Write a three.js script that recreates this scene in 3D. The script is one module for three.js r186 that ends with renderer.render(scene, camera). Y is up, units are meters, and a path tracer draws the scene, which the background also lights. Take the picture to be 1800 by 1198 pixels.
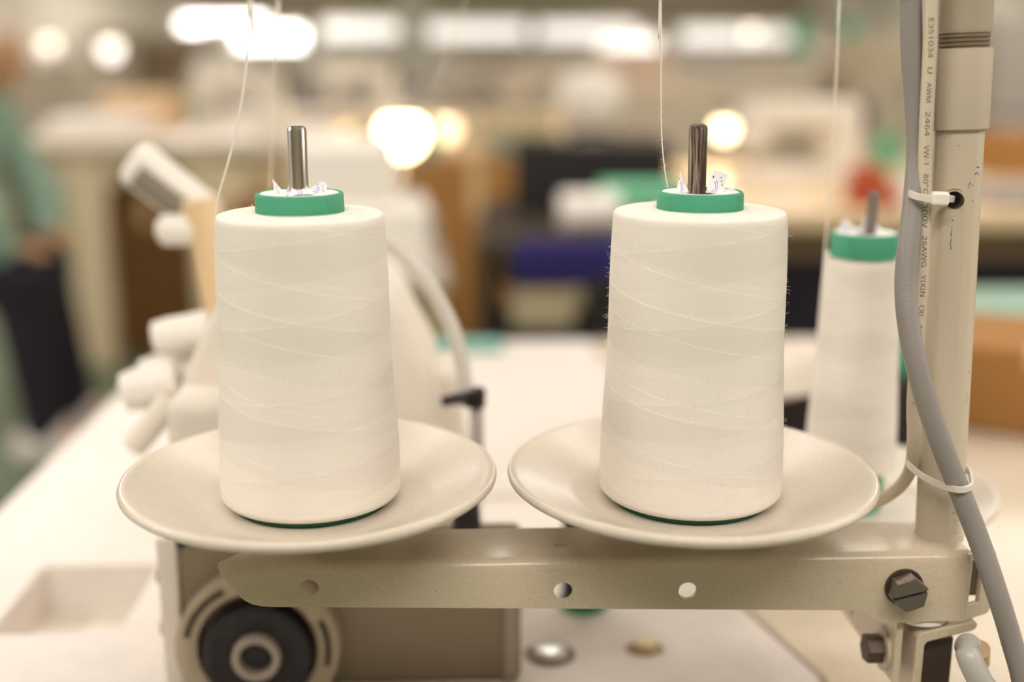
import * as THREE from 'three';
import { mergeGeometries, mergeVertices, toCreasedNormals } from 'three/addons/utils/BufferGeometryUtils.js';
import { RoundedBoxGeometry } from 'three/addons/geometries/RoundedBoxGeometry.js';
import { MarchingCubes } from 'three/addons/objects/MarchingCubes.js';
import { RectAreaLightUniformsLib } from 'three/addons/lights/RectAreaLightUniformsLib.js';
import { Brush, Evaluator, SUBTRACTION } from 'three-bvh-csg';

/* ---------------- camera, light, exposure ---------------- */
const F = 2040, EYE = 1.035, PITCH = Math.atan(492 / F);
const scene = new THREE.Scene();
scene.background = new THREE.Color(0x000000);
const camera = new THREE.PerspectiveCamera(2 * Math.atan(599 / F) * 180 / Math.PI, 1800 / 1198, 0.02, 200);
camera.position.set(0, EYE, 0);
camera.rotation.x = -PITCH;
camera.focus = 0.388;
camera.userData.fStop = 3.2;
scene.add(camera);
const renderer = new THREE.WebGLRenderer();
renderer.toneMapping = THREE.LinearToneMapping;
renderer.toneMappingExposure = 0.95;
renderer.shadowMap.enabled = true;
RectAreaLightUniformsLib.init();
const WARM = new THREE.Color(1.0, 0.925, 0.885);
const LAMP_NITS = 22;                               // overhead fluorescent fittings

/* ---------------- helpers ---------------- */
const V = (x, y, z) => new THREE.Vector3(x, y, z);
let seed = 12345;
const rnd = () => { seed = (seed * 1664525 + 1013904223) >>> 0; return seed / 4294967296; };
const rr = (a, b) => a + (b - a) * rnd();
// a pixel of the 1800 x 1198 frame and a distance down the hall -> a point in the hall
function at(px, py, D) {
  const x = (px - 900) / F, y = -(py - 599) / F, c = Math.cos(PITCH), s = Math.sin(PITCH);
  const dy = y * c - s, dz = -y * s - c, k = D / -dz;
  return V(x * k, EYE + dy * k, -D);
}
const counts = {};
function numbered(n) { const k = counts[n] = (counts[n] ?? -1) + 1; return k ? n + '_' + String(k).padStart(3, '0') : n; }
function shadows(o) { o.traverse((m) => { if (m.isMesh) { m.castShadow = m.receiveShadow = true; } }); return o; }
function tag(o, label, category, group) {
  o.userData.label = label; o.userData.category = category;
  if (group) o.userData.group = group;
  return o;
}
function thing(name, label, category, p = V(0, 0, 0), turn = 0, group) {
  const o = new THREE.Group();
  o.name = numbered(name); o.position.copy(p); o.rotation.y = turn;
  scene.add(o);
  return tag(o, label, category, group);
}
function part(name, geo, m, parent, label) {
  const o = new THREE.Mesh(Array.isArray(geo) ? merge(geo) : geo, m);
  o.name = parent === scene ? numbered(name) : name; o.castShadow = o.receiveShadow = true;
  if (label) o.userData.label = label;
  parent.add(o);
  return o;
}
function struct(name, geo, m) { const o = part(name, geo, m, scene); o.name = name; o.userData.kind = 'structure'; return o; }
function copyOf(o, p, turn, label, group) {
  const c = o.clone(); c.name = numbered(o.name.replace(/_\d+$/, '')); scene.add(c);
  c.position.copy(p); c.rotation.y = turn; c.userData = { ...o.userData, label };
  if (group) c.userData.group = group;
  return c;
}
function clean(g) {
  g = g.index ? g.toNonIndexed() : g;
  const o = new THREE.BufferGeometry();
  for (const k of ['position', 'normal', 'uv']) if (g.attributes[k]) o.setAttribute(k, g.attributes[k]);
  if (!o.attributes.normal) o.computeVertexNormals();
  if (!o.attributes.uv) o.setAttribute('uv', new THREE.BufferAttribute(new Float32Array(o.attributes.position.count * 2), 2));
  return o;
}
const merge = (list) => mergeGeometries(list.map(clean));
const move = (g, x = 0, y = 0, z = 0) => g.translate(x, y, z);
const box = (w, h, d, r = 0.002, x = 0, y = 0, z = 0, s = 2) => move(new RoundedBoxGeometry(w, h, d, s, Math.min(r, w / 2.01, h / 2.01, d / 2.01)), x, y, z);
function lathe(pts, seg = 64) { return new THREE.LatheGeometry(pts.map(([r, y]) => new THREE.Vector2(Math.max(r, 1e-6), y)), seg); }
// smooth lathe with hard creases kept
const turned = (pts, seg = 64, crease = 0.6) => toCreasedNormals(lathe(pts, seg), crease);
function cylBetween(a, b, r0, r1 = r0, seg = 24, chamfer = 0) {
  const d = b.clone().sub(a), L = d.length(), c = Math.min(chamfer, L / 3, r0 * 0.9);
  const g = turned(c ? [[0, 0], [r0 - c, 0], [r0, c], [r1, L - c], [r1 - c, L], [0, L]] : [[0, 0], [r0, 0], [r1, L], [0, L]], seg, 0.7);
  g.applyQuaternion(new THREE.Quaternion().setFromUnitVectors(V(0, 1, 0), d.normalize()));
  return g.translate(a.x, a.y, a.z);
}
// swept tube; u runs along the length in metres, v = 0.5 faces «front»
function sweep(points, radius, { seg = 20, n = 120, front = V(0, 0, 1), caps = true, tension = 0.5 } = {}) {
  const curve = points.length === 2 ? new THREE.LineCurve3(points[0], points[1]) : new THREE.CatmullRomCurve3(points, false, 'catmullrom', tension);
  const pos = [], uv = [], idx = [], L = curve.getLength(), P = V(), T = V(), A = V(), B = V();
  for (let i = 0; i <= n; i++) {
    const u = i / n; curve.getPointAt(u, P); curve.getTangentAt(u, T);
    A.copy(front).addScaledVector(T, -front.dot(T)).normalize(); B.crossVectors(T, A);
    const r = typeof radius === 'function' ? radius(u) : radius;
    for (let j = 0; j <= seg; j++) {
      const a = (j / seg - 0.5) * 2 * Math.PI, c = Math.cos(a) * r, s = Math.sin(a) * r;
      pos.push(P.x + A.x * c + B.x * s, P.y + A.y * c + B.y * s, P.z + A.z * c + B.z * s); uv.push(u * L, 1 - j / seg);
    }
  }
  for (let i = 0; i < n; i++) for (let j = 0; j < seg; j++) { const k = i * (seg + 1) + j, l = k + seg + 1; idx.push(k, k + 1, l, l, k + 1, l + 1); }
  if (caps) for (const i of [0, n]) {
    curve.getPointAt(i / n, P); const c = pos.length / 3; pos.push(P.x, P.y, P.z); uv.push(i ? L : 0, 0.5);
    for (let j = 0; j < seg; j++) { const k = i * (seg + 1) + j; i ? idx.push(c, k, k + 1) : idx.push(c, k + 1, k); }
  }
  const g = new THREE.BufferGeometry();
  g.setAttribute('position', new THREE.Float32BufferAttribute(pos, 3)); g.setAttribute('uv', new THREE.Float32BufferAttribute(uv, 2)); g.setIndex(idx);
  g.computeVertexNormals();
  // weld the seam normals
  const N = g.attributes.normal;
  for (let i = 0; i <= n; i++) { const a = i * (seg + 1), b = a + seg; const q = V(N.getX(a) + N.getX(b), N.getY(a) + N.getY(b), N.getZ(a) + N.getZ(b)).normalize(); N.setXYZ(a, q.x, q.y, q.z); N.setXYZ(b, q.x, q.y, q.z); }
  return g;
}
function extrude(pts, depth, bevel = 0, holes = [], curveSeg = 24) {
  const s = pts instanceof THREE.Shape ? pts : new THREE.Shape(pts.map(([x, y]) => new THREE.Vector2(x, y)));
  for (const h of holes) s.holes.push(h);
  return new THREE.ExtrudeGeometry(s, { depth: depth - 2 * bevel, bevelEnabled: bevel > 0, bevelSize: bevel, bevelThickness: bevel, bevelOffset: -bevel, bevelSegments: 2, curveSegments: curveSeg }).translate(0, 0, bevel);
}
const ev = new Evaluator(); ev.useGroups = false;
function cut(g, ...tools) {
  let a = new Brush(clean(g)); a.updateMatrixWorld();
  for (const t of tools) { const b = new Brush(clean(t)); b.updateMatrixWorld(); a = ev.evaluate(a, b, SUBTRACTION); a.updateMatrixWorld(); }
  return toCreasedNormals(clean(a.geometry), 0.5);
}

/* ---------------- textures and materials ---------------- */
function noiseGrid(n, cells) {                       // tileable value noise
  const g = Array.from({ length: cells * cells }, rnd), o = new Float32Array(n * n), sm = (t) => t * t * (3 - 2 * t);
  for (let y = 0; y < n; y++) for (let x = 0; x < n; x++) {
    const fx = x / n * cells, fy = y / n * cells, ix = fx | 0, iy = fy | 0, tx = sm(fx - ix), ty = sm(fy - iy), q = (a, b) => g[(b % cells) * cells + a % cells];
    o[y * n + x] = (q(ix, iy) * (1 - tx) + q(ix + 1, iy) * tx) * (1 - ty) + (q(ix, iy + 1) * (1 - tx) + q(ix + 1, iy + 1) * tx) * ty;
  }
  return o;
}
function dataTex(n, m, f, srgb) {
  const d = new Uint8Array(n * m * 4);
  for (let y = 0; y < m; y++) for (let x = 0; x < n; x++) { const c = f(x, y), o = (y * n + x) * 4; for (let k = 0; k < 3; k++) d[o + k] = Math.max(0, Math.min(255, Array.isArray(c) ? c[k] : c)); d[o + 3] = 255; }
  const t = new THREE.DataTexture(d, n, m); t.wrapS = t.wrapT = THREE.RepeatWrapping; t.magFilter = THREE.LinearFilter; t.minFilter = THREE.LinearMipmapLinearFilter; t.generateMipmaps = true;
  if (srgb) t.colorSpace = THREE.SRGBColorSpace;
  t.needsUpdate = true; return t;
}
const N = 512, n8 = noiseGrid(N, 8), n32 = noiseGrid(N, 32), n96 = noiseGrid(N, 96), n200 = noiseGrid(N, 200);
const repeat = (t, a, b = a) => { const c = t.clone(); c.repeat.set(a, b); c.needsUpdate = true; return c; };
const bumpFine = dataTex(N, N, (x, y) => 255 * (0.5 * n96[y * N + x] + 0.5 * n200[y * N + x]));
const bumpSoft = dataTex(N, N, (x, y) => 255 * (0.5 * n32[y * N + x] + 0.3 * n96[y * N + x] + 0.2 * n8[y * N + x]));
// grain and specks (white = the plain colour of the thing)
const specks = dataTex(N, N, (x, y) => { const i = y * N + x, g = 244 + 11 * n96[i]; return n200[i] > 0.93 && n32[i] > 0.62 ? [g * 0.78, g * 0.74, g * 0.67] : [g, g, g]; }, true);
const specksFaint = dataTex(N, N, (x, y) => { const i = y * N + x, g = 248 + 7 * n96[i]; return n200[i] > 0.965 && n32[i] > 0.74 ? [g * 0.86, g * 0.82, g * 0.74] : [g, g, g]; }, true);
const mottled = dataTex(N, N, (x, y) => { const i = y * N + x, g = 244 + 7 * n32[i] + 4 * n200[i]; return [g, g, g]; }, true);
const rust = dataTex(N, N, (x, y) => { const i = y * N + x, k = 0.5 * n32[i] + 0.5 * n96[i]; return k > 0.56 ? [70, 58, 48] : k > 0.46 ? [112, 98, 84] : [150, 138, 124]; }, true);
const std = (color, roughness = 0.6, more = {}) => new THREE.MeshPhysicalMaterial({ color, roughness, ...more });
const M = {
  paint: std(0xccbda4, 0.3, { clearcoat: 0.3, clearcoatRoughness: 0.22, map: repeat(specks, 12), bumpMap: repeat(bumpSoft, 40), bumpScale: 0.00004 }),
  paintPole: std(0xc3b59e, 0.4, { map: repeat(specks, 14), bumpMap: repeat(bumpSoft, 30), bumpScale: 0.00005 }),
  cutEdge: std(0x6d6258, 0.45, { metalness: 0.7 }),
  disc: std(0xd6cbba, 0.32, { map: repeat(specksFaint, 9), clearcoat: 0.25, clearcoatRoughness: 0.25 }),
  chrome: std(0xd6d2cc, 0.16, { metalness: 1 }),
  oxide: std(0xffffff, 0.42, { metalness: 0.85, map: repeat(rust, 1, 1), bumpMap: repeat(bumpFine, 1), bumpScale: 0.0001 }),
  steel: std(0x8a8078, 0.42, { metalness: 0.9, bumpMap: repeat(bumpFine, 40), bumpScale: 0.00008 }),
  darkSteel: std(0x54493f, 0.5, { metalness: 0.6, bumpMap: repeat(bumpFine, 30), bumpScale: 0.0001 }),
  green: std(0x429f79, 0.6, { bumpMap: repeat(bumpFine, 30), bumpScale: 0.00003 }),
  greenShaded: std(0x14503a, 0.5),  // the core green darkened by the shade under the cones
  whitePlastic: std(0xefeae0, 0.4),
  tie: std(0xf2ece0, 0.35, { transmission: 0.25, thickness: 0 }),
  greyCable: std(0x918b86, 0.42),
  paper: std(0xf3f0ee, 0.85, { side: THREE.DoubleSide }),
  thread: std(0xf4eee2, 0.85),
  fibre: std(0xf6f0e4, 0.8),
  table: std(0xebe2d9, 0.48, { map: repeat(mottled, 4), bumpMap: repeat(bumpFine, 20), bumpScale: 0.00003 }),
  tableCream: std(0xdccdb6, 0.35, { map: repeat(mottled, 4) }),
  edge: std(0xb9aa94, 0.5),
  machine: std(0xe6ddcf, 0.5, { bumpMap: repeat(bumpSoft, 14), bumpScale: 0.00006 }),
  machineTan: std(0x85775f, 0.42),
  black: std(0x181315, 0.6),
  blackGloss: std(0x181416, 0.25),
  ringGrey: std(0x9a8f82, 0.4),
  hose: std(0xe4dfd6, 0.3, { transmission: 0.35, thickness: 0 }),
  cardboard: std(0xa8783f, 0.9, { map: repeat(mottled, 3) }),
  cardboardDark: std(0x7a552a, 0.9, { map: repeat(mottled, 3) }),
  tape: std(0xd9b98a, 0.45),
  blueCloth: std(0x2b2472, 0.85, { bumpMap: repeat(bumpFine, 20), bumpScale: 0.0004 }),
  greenCloth: std(0x7fd0a2, 0.85),
  redCloth: std(0xb4502c, 0.85),
  teal: std(0x93b09d, 0.85),
  trousers: std(0x1c1420, 0.9),
  shoe: std(0xd8cfc6, 0.6),
  skin: std(0xc99a74, 0.6),
  cap: std(0xd9cabb, 0.8),
  wall: std(0xe2d8c8, 0.9),
  ceilingWhite: std(0xe8e2d8, 0.95),
  floor: std(0x6c7a62, 0.4, { map: repeat(mottled, 0.6) }),
  column: std(0xf2eae2, 0.6),
  duct: std(0xe6dccd, 0.55),
  beam: std(0xa8957a, 0.7),
  legBeige: std(0xdccba8, 0.55),
  tube: new THREE.MeshStandardMaterial({ color: 0xffffff, emissive: WARM, emissiveIntensity: 6, roughness: 0.5 }),
  bulb: new THREE.MeshStandardMaterial({ color: 0xffffff, emissive: new THREE.Color(1, 0.78, 0.45), emissiveIntensity: 16, roughness: 0.5 }),
  bulbAmber: new THREE.MeshStandardMaterial({ color: 0xffffff, emissive: new THREE.Color(1, 0.72, 0.4), emissiveIntensity: 2.2, roughness: 0.5 }),
  lampFar: new THREE.MeshStandardMaterial({ color: 0xffffff, emissive: WARM, emissiveIntensity: 2, roughness: 0.5 }),
  lampFar2: new THREE.MeshStandardMaterial({ color: 0xffffff, emissive: WARM, emissiveIntensity: 3, roughness: 0.5 }),
  bulbDim: new THREE.MeshStandardMaterial({ color: 0xffffff, emissive: new THREE.Color(1, 0.74, 0.42), emissiveIntensity: 8, roughness: 0.5 }),
};

/* ---------------- the hall ---------------- */
const HX = 6.2, ZN = 3.5, ZF = -27, CEIL = 3.5;
struct('floor', box(2 * HX + 0.4, 0.1, ZN - ZF + 0.4, 0.001, 0, -0.05, (ZN + ZF) / 2), M.floor);
struct('ceiling', box(2 * HX + 0.4, 0.1, ZN - ZF + 0.4, 0.001, 0, CEIL + 0.05, (ZN + ZF) / 2), M.ceilingWhite);
struct('wall_far', box(2 * HX + 0.4, CEIL, 0.1, 0.001, 0, CEIL / 2, ZF - 0.05), M.wall);
struct('wall_near', box(2 * HX + 0.4, CEIL, 0.1, 0.001, 0, CEIL / 2, ZN + 0.05), M.wall);
struct('wall_left', box(0.1, CEIL, ZN - ZF, 0.001, -HX - 0.05, CEIL / 2, (ZN + ZF) / 2), M.wall);
struct('wall_right', box(0.1, CEIL, ZN - ZF, 0.001, HX + 0.05, CEIL / 2, (ZN + ZF) / 2), M.wall);

// a fluorescent fitting: a tray, two tubes, and an area light as large as its glowing face
function fitting(x, y, z, L, W, turn, label, group, nits = LAMP_NITS) {
  const t = thing('fluorescent_light', label, 'ceiling light', V(x, y, z), turn, group);
  part('housing', [box(L, 0.05, W, 0.008, 0, 0.045, 0), box(0.02, 0.07, W, 0.003, -L / 2, 0.03, 0), box(0.02, 0.07, W, 0.003, L / 2, 0.03, 0)], M.duct, t);
  for (const s of [-1, 1]) part('tube', cylBetween(V(-L / 2 + 0.02, 0, s * W / 4), V(L / 2 - 0.02, 0, s * W / 4), 0.016), M.tube, t);
  if (y < CEIL - 0.2) for (const s of [-1, 1]) part('hanger', cylBetween(V(s * L / 3, 0.06, 0), V(s * L / 3, CEIL - y, 0), 0.006, 0.006, 8), M.beam, t);
  const l = new THREE.RectAreaLight(WARM, nits, L, W);
  l.position.set(0, -0.03, 0); l.rotation.x = -Math.PI / 2; t.add(l);
  return t;
}
const LAMPS = [[-4.5, -0.8, 1, 'along the left wall, added for side light'], [4.7, -0.8, 1, 'along the right wall, added for side light'], [-2.1, -0.6, 1, 'left of the near table, added for side light'], [2.5, -0.6, 1, 'right of the near table, added for side light'], [0.1, 1.1, 0, 'behind the camera, added for front light'], [0.1, -1.9, 0, 'beyond the far edge of the near table, added fill'],  // unseen near fittings, added for side, front and overhead fill
  [-2.2, -5, 1, 'over the long worktable at the left'], [2.4, -5, 1, 'over the cabinets at the right'], [-2.6, -10, 1, 'over the far tables at the left'], [2.6, -10, 1, 'over the far tables at the right'],
  [-3.2, -16.5, 0, 'before the far battens at the left, added for far light'], [3.2, -16.5, 0, 'before the far battens at the right, added for far light'], [-3.5, -23.5, 0, 'along the far wall at the left, added to light it'], [3.5, -23.5, 0, 'along the far wall at the right, added to light it']];  // unseen far fittings, added to brighten the far end of the hall
for (const [x, z, along, where] of LAMPS) fitting(x, 2.6, z, 2.4, 0.36, along ? Math.PI / 2 : 0, `white twin tube light hung ${where}`, undefined, Math.abs(x) > 4 ? LAMP_NITS * 1.6 : z === -0.6 ? LAMP_NITS * 0.55 : z < -20 ? LAMP_NITS * 1.3 : z < -15 ? LAMP_NITS * 3 : z > 0 ? LAMP_NITS * 0.9 : z === -1.9 ? LAMP_NITS * 0.35 : LAMP_NITS * 0.9);

/* ---------------- the near sewing table ---------------- */
const TURN = 2.6 * Math.PI / 180, TOP = EYE - 0.265;
const ct = Math.cos(TURN), st = Math.sin(TURN);
const near = (x, y, z) => V(x * ct + z * st, y, -x * st + z * ct);      // the table's own axes -> the hall
{
  const t = thing('sewing_table', 'white laminate sewing table under the thread stand, with a sunken tray at its left', 'table', V(0, 0, 0), TURN);
  const hole = new THREE.Path([[-0.226, 0.515], [-0.165, 0.515], [-0.165, 0.592], [-0.226, 0.592]].map(([x, y]) => new THREE.Vector2(x, y)));
  const seam = [[0.158, 0.34], [0.158, 0.46], [0.138, 0.535], [0.128, 1.10]];
  const panel = (pts, hs, m) => {
    const g = extrude(pts, 0.028, 0.0015, hs); g.rotateX(-Math.PI / 2); g.translate(0, TOP - 0.028, 0); return part('tabletop_panel', g, m, t);
  };
  const wheelSlot = new THREE.Path([[-0.126, 0.442], [-0.046, 0.442], [-0.046, 0.4598], [-0.126, 0.4598]].map(([x, y]) => new THREE.Vector2(x, y)));
  panel([[-0.282, 0.34], ...seam.map(([x, y]) => [x - 0.0012, y]), [-0.282, 1.10]], [hole, wheelSlot], M.table);
  panel([[0.75, 0.34], [0.75, 1.10], ...seam.slice().reverse().map(([x, y]) => [x + 0.0012, y])], [], M.tableCream);
  part('recess_tray', [box(0.063, 0.003, 0.079, 0.001, -0.1955, TOP - 0.028, -0.5535), ...[-0.2275, -0.1635].map((x) => box(0.002, 0.028, 0.079, 0.0005, x, TOP - 0.0145, -0.5535))], M.machine, t);
  part('apron', [box(1.0, 0.06, 0.02, 0.002, 0.234, TOP - 0.058, -1.06), box(1.0, 0.06, 0.02, 0.002, 0.234, TOP - 0.058, -0.40)], M.edge, t);
  for (const [x, z] of [[-0.24, -0.38], [-0.24, -1.06], [0.71, -0.38], [0.71, -1.06]]) part('leg', box(0.045, TOP - 0.028, 0.045, 0.004, x, (TOP - 0.028) / 2, z), M.legBeige, t);
}

/* ---------------- the thread stand ---------------- */
const BAR = EYE - 0.165;                                                // top of the front arm
const bx0 = V(-0.0966, BAR, -0.3615), BT = 2.39 * Math.PI / 180;         // left end of the arm's front fold
const stand = thing('thread_stand', 'beige steel thread stand with saucer discs, spindles and an upright pole', 'thread stand', bx0, BT);
const toBar = (p) => { const d = p.clone().sub(bx0); return V(d.x * Math.cos(BT) - d.z * Math.sin(BT), d.y, d.x * Math.sin(BT) + d.z * Math.cos(BT)); };
{
  const L = 0.2582, T = 0.0018, R = 0.0035;
  // L-shaped channel section in (z, y), swept along x
  const sec = new THREE.Shape();
  sec.moveTo(-0.0285, 0); sec.lineTo(-R, 0); sec.absarc(-R, -R, R, Math.PI / 2, 0, true); sec.lineTo(0, -0.0208);
  sec.lineTo(-T, -0.0208); sec.lineTo(-T, -R); sec.absarc(-R, -R, R - T, 0, Math.PI / 2, false); sec.lineTo(-0.0285, -T); sec.closePath();
  let g = new THREE.ExtrudeGeometry(sec, { depth: L, bevelEnabled: false, curveSegments: 10, steps: 24 });
  g.applyMatrix4(new THREE.Matrix4().set(0, 0, 1, -0.0025, 0, 1, 0, 0, 1, 0, 0, 0, 0, 0, 0, 1));   // (z,y,x) -> x along the arm
  { const p = g.attributes.position; for (let i = 0; i < p.count; i++) { const y = p.getY(i), x = p.getX(i); if (y < -0.005) p.setY(i, -0.005 + (y + 0.005) * (0.62 + 0.38 * Math.min(1, x / 0.22))); } }
  { const p = g.attributes.position, ix = g.index; if (p) { for (let i = 0; i < p.count; i += 3) { for (const a of [p]) { const q = [a.getX(i + 1), a.getY(i + 1), a.getZ(i + 1)]; a.setXYZ(i + 1, a.getX(i + 2), a.getY(i + 2), a.getZ(i + 2)); a.setXYZ(i + 2, ...q); } const u = g.attributes.uv, q = [u.getX(i + 1), u.getY(i + 1)]; u.setXY(i + 1, u.getX(i + 2), u.getY(i + 2)); u.setXY(i + 2, ...q); } g.deleteAttribute('normal'); g.computeVertexNormals(); } }
  const drill = (x, y, r) => move(new THREE.CylinderGeometry(r, r, 0.02, 32).rotateX(Math.PI / 2), x, y, 0);
  // the left end: lower corner and flange corner cut away
  const c1 = extrude([[-0.02, 0.001], [-0.0035, 0.001], [-0.0012, -0.0035], [0.0042, -0.0108], [0.0060, -0.0127], [0.0084, -0.0141], [0.0115, -0.0149], [0.0160, -0.0153], [0.0160, -0.03], [-0.02, -0.03]], 0.06).translate(0, 0, -0.03);
  const c2 = extrude([[-0.02, 0.002], [-0.0035, 0.002], [0.007, 0.016], [0.007, 0.05], [-0.02, 0.05]], 0.03); c2.rotateX(-Math.PI / 2); c2.translate(0, -0.015, 0);
  const slot = move(box(0.0052, 0.02, 0.0036, 0.0017, 0, 0, 0, 4), 0.1143, 0, -0.0125);
  g = cut(g, c1, c2, drill(0.0278, -0.0088, 0.0033), drill(0.1142, -0.0115, 0.0033), drill(0.1572, -0.0122, 0.0032), slot);
  // the deeper lug at the pole end, with its rounded foot
  const lug = extrude([[0.214, -0.0195], [0.2195, -0.0212], [0.224, -0.0245], [0.227, -0.0255], [L - 0.0025, -0.0255], [L - 0.0025, -0.0195]], T).translate(0, 0, -T + 0.00002);
  part('arm', [g, lug], M.paint, stand);
  // end plate turned back from the arm, with a long slot and the dark clamp nut behind it
  const sl = new THREE.Path(); sl.moveTo(0.0010, -0.0195); sl.lineTo(0.0062, -0.0198); sl.lineTo(0.0066, -0.0035); sl.lineTo(0.0014, -0.0032); sl.closePath();
  const pl = new THREE.Shape(); pl.moveTo(-0.0005, -0.0006); pl.lineTo(0.0095, -0.0004); pl.quadraticCurveTo(0.0130, -0.001, 0.0132, -0.004); pl.lineTo(0.0132, -0.0225); pl.quadraticCurveTo(0.0130, -0.0255, 0.010, -0.0255); pl.lineTo(-0.0005, -0.0255); pl.closePath();
  const e = extrude(pl, T, 0.0004, [sl]).translate(0, 0, -T); e.rotateY(26 * Math.PI / 180); e.translate(L - 0.0028, 0, 0);
  part('end_plate', e, M.paint, stand);
  part('clamp_nut', box(0.0062, 0.0148, 0.006, 0.0008, L + 0.0018, -0.0108, -0.0072), M.steel, stand);
  // slotted hexagon bolt
  const bolt = (r, h) => {
    const hex = extrude(Array.from({ length: 6 }, (_, k) => [Math.cos(k * Math.PI / 3 + 0.35) * r, Math.sin(k * Math.PI / 3 + 0.35) * r]), h, 0.0004);
    const dome = move(new THREE.SphereGeometry(r * 2.1, 48, 24, 0, 6.29, 0, 0.6).rotateX(Math.PI / 2), 0, 0, h - r * 2.1 + 0.0006 * r / 0.006);
    const c = cut(hex, box(r * 2.4, 0.0011, 0.003, 0.0001, 0, 0, h).rotateZ(0.24));
    return c;
  };
  const b = part('bolt', bolt(0.0064, 0.0058).translate(0.2325, -0.0120, 0.0016), M.steel, stand);
  part('washer', turned([[0, 0], [0.0066, 0], [0.0068, 0.0004], [0.0066, 0.0014], [0.004, 0.0016], [0, 0.0016]], 40).rotateX(Math.PI / 2).translate(0.2325, -0.0120, 0), M.darkSteel, b);
  // nylon washer under the lug, and the bent foot bracket
  part('nylon_washer', turned([[0, 0], [0.0092, 0], [0.0098, 0.0006], [0.0098, 0.0018], [0.0092, 0.0024], [0, 0.0024]], 48).translate(0.2435, -0.0285, -0.0105), M.whitePlastic, stand);
}
{
  // bent foot bracket (profile in x-y, extruded back), its side plate, bolts and inner clamp block
  const o = toBar(V(0.1425, EYE - 0.1975, -0.3725));
  const leg = TOP - BAR - o.y;
  const s = new THREE.Shape();
  s.moveTo(0.0200, 0.0062); s.quadraticCurveTo(0.0222, 0.0052, 0.0208, 0.0032); s.lineTo(0.0195, 0.0024);
  s.lineTo(0.0050, -0.0012); s.quadraticCurveTo(0.0031, -0.0016, 0.0030, -0.0036); s.lineTo(0.0030, leg); s.lineTo(0, leg); s.lineTo(0, -0.0008); s.quadraticCurveTo(0.0002, 0.0018, 0.003, 0.0022); s.closePath();
  part('bracket', extrude(s, 0.018, 0.0005).translate(o.x, o.y, o.z - 0.018), M.paint, stand);
  const p = new THREE.Shape(); // side plate, in (depth, y)
  p.moveTo(0.003, 0.02); p.lineTo(0.088, 0.02); p.lineTo(0.088, -0.014); p.quadraticCurveTo(0.087, -0.0195, 0.08, -0.0195); p.lineTo(0.003, -0.0195); p.closePath();
  const side = extrude(p, 0.0025, 0.0005); side.rotateY(Math.PI / 2); side.translate(o.x - 0.0062, o.y, o.z);
  part('side_plate', side, M.paint, stand);
  part('clamp_block', box(0.0115, 0.062, 0.02, 0.001, o.x + 0.0105, o.y - 0.034, o.z - 0.016), M.darkSteel, stand);
  const hx = (x, y, z, r, h) => {
    const g = extrude(Array.from({ length: 6 }, (_, k) => [Math.cos(k * Math.PI / 3 + 0.2) * r, Math.sin(k * Math.PI / 3 + 0.2) * r]), h, 0.0005);
    g.rotateY(-Math.PI / 2); return part('hex_bolt', g.translate(x, y, z), M.darkSteel, stand);
  };
  const hb = hx(o.x - 0.0074, o.y - 0.0105, o.z - 0.013, 0.0054, 0.0062);
  part('washer', cylBetween(V(o.x - 0.0076, o.y - 0.0105, o.z - 0.013), V(o.x - 0.006, o.y - 0.0105, o.z - 0.013), 0.0080), M.paint, hb);
  hx(o.x - 0.006, o.y + 0.0165, o.z - 0.006, 0.0035, 0.003);
}
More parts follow.
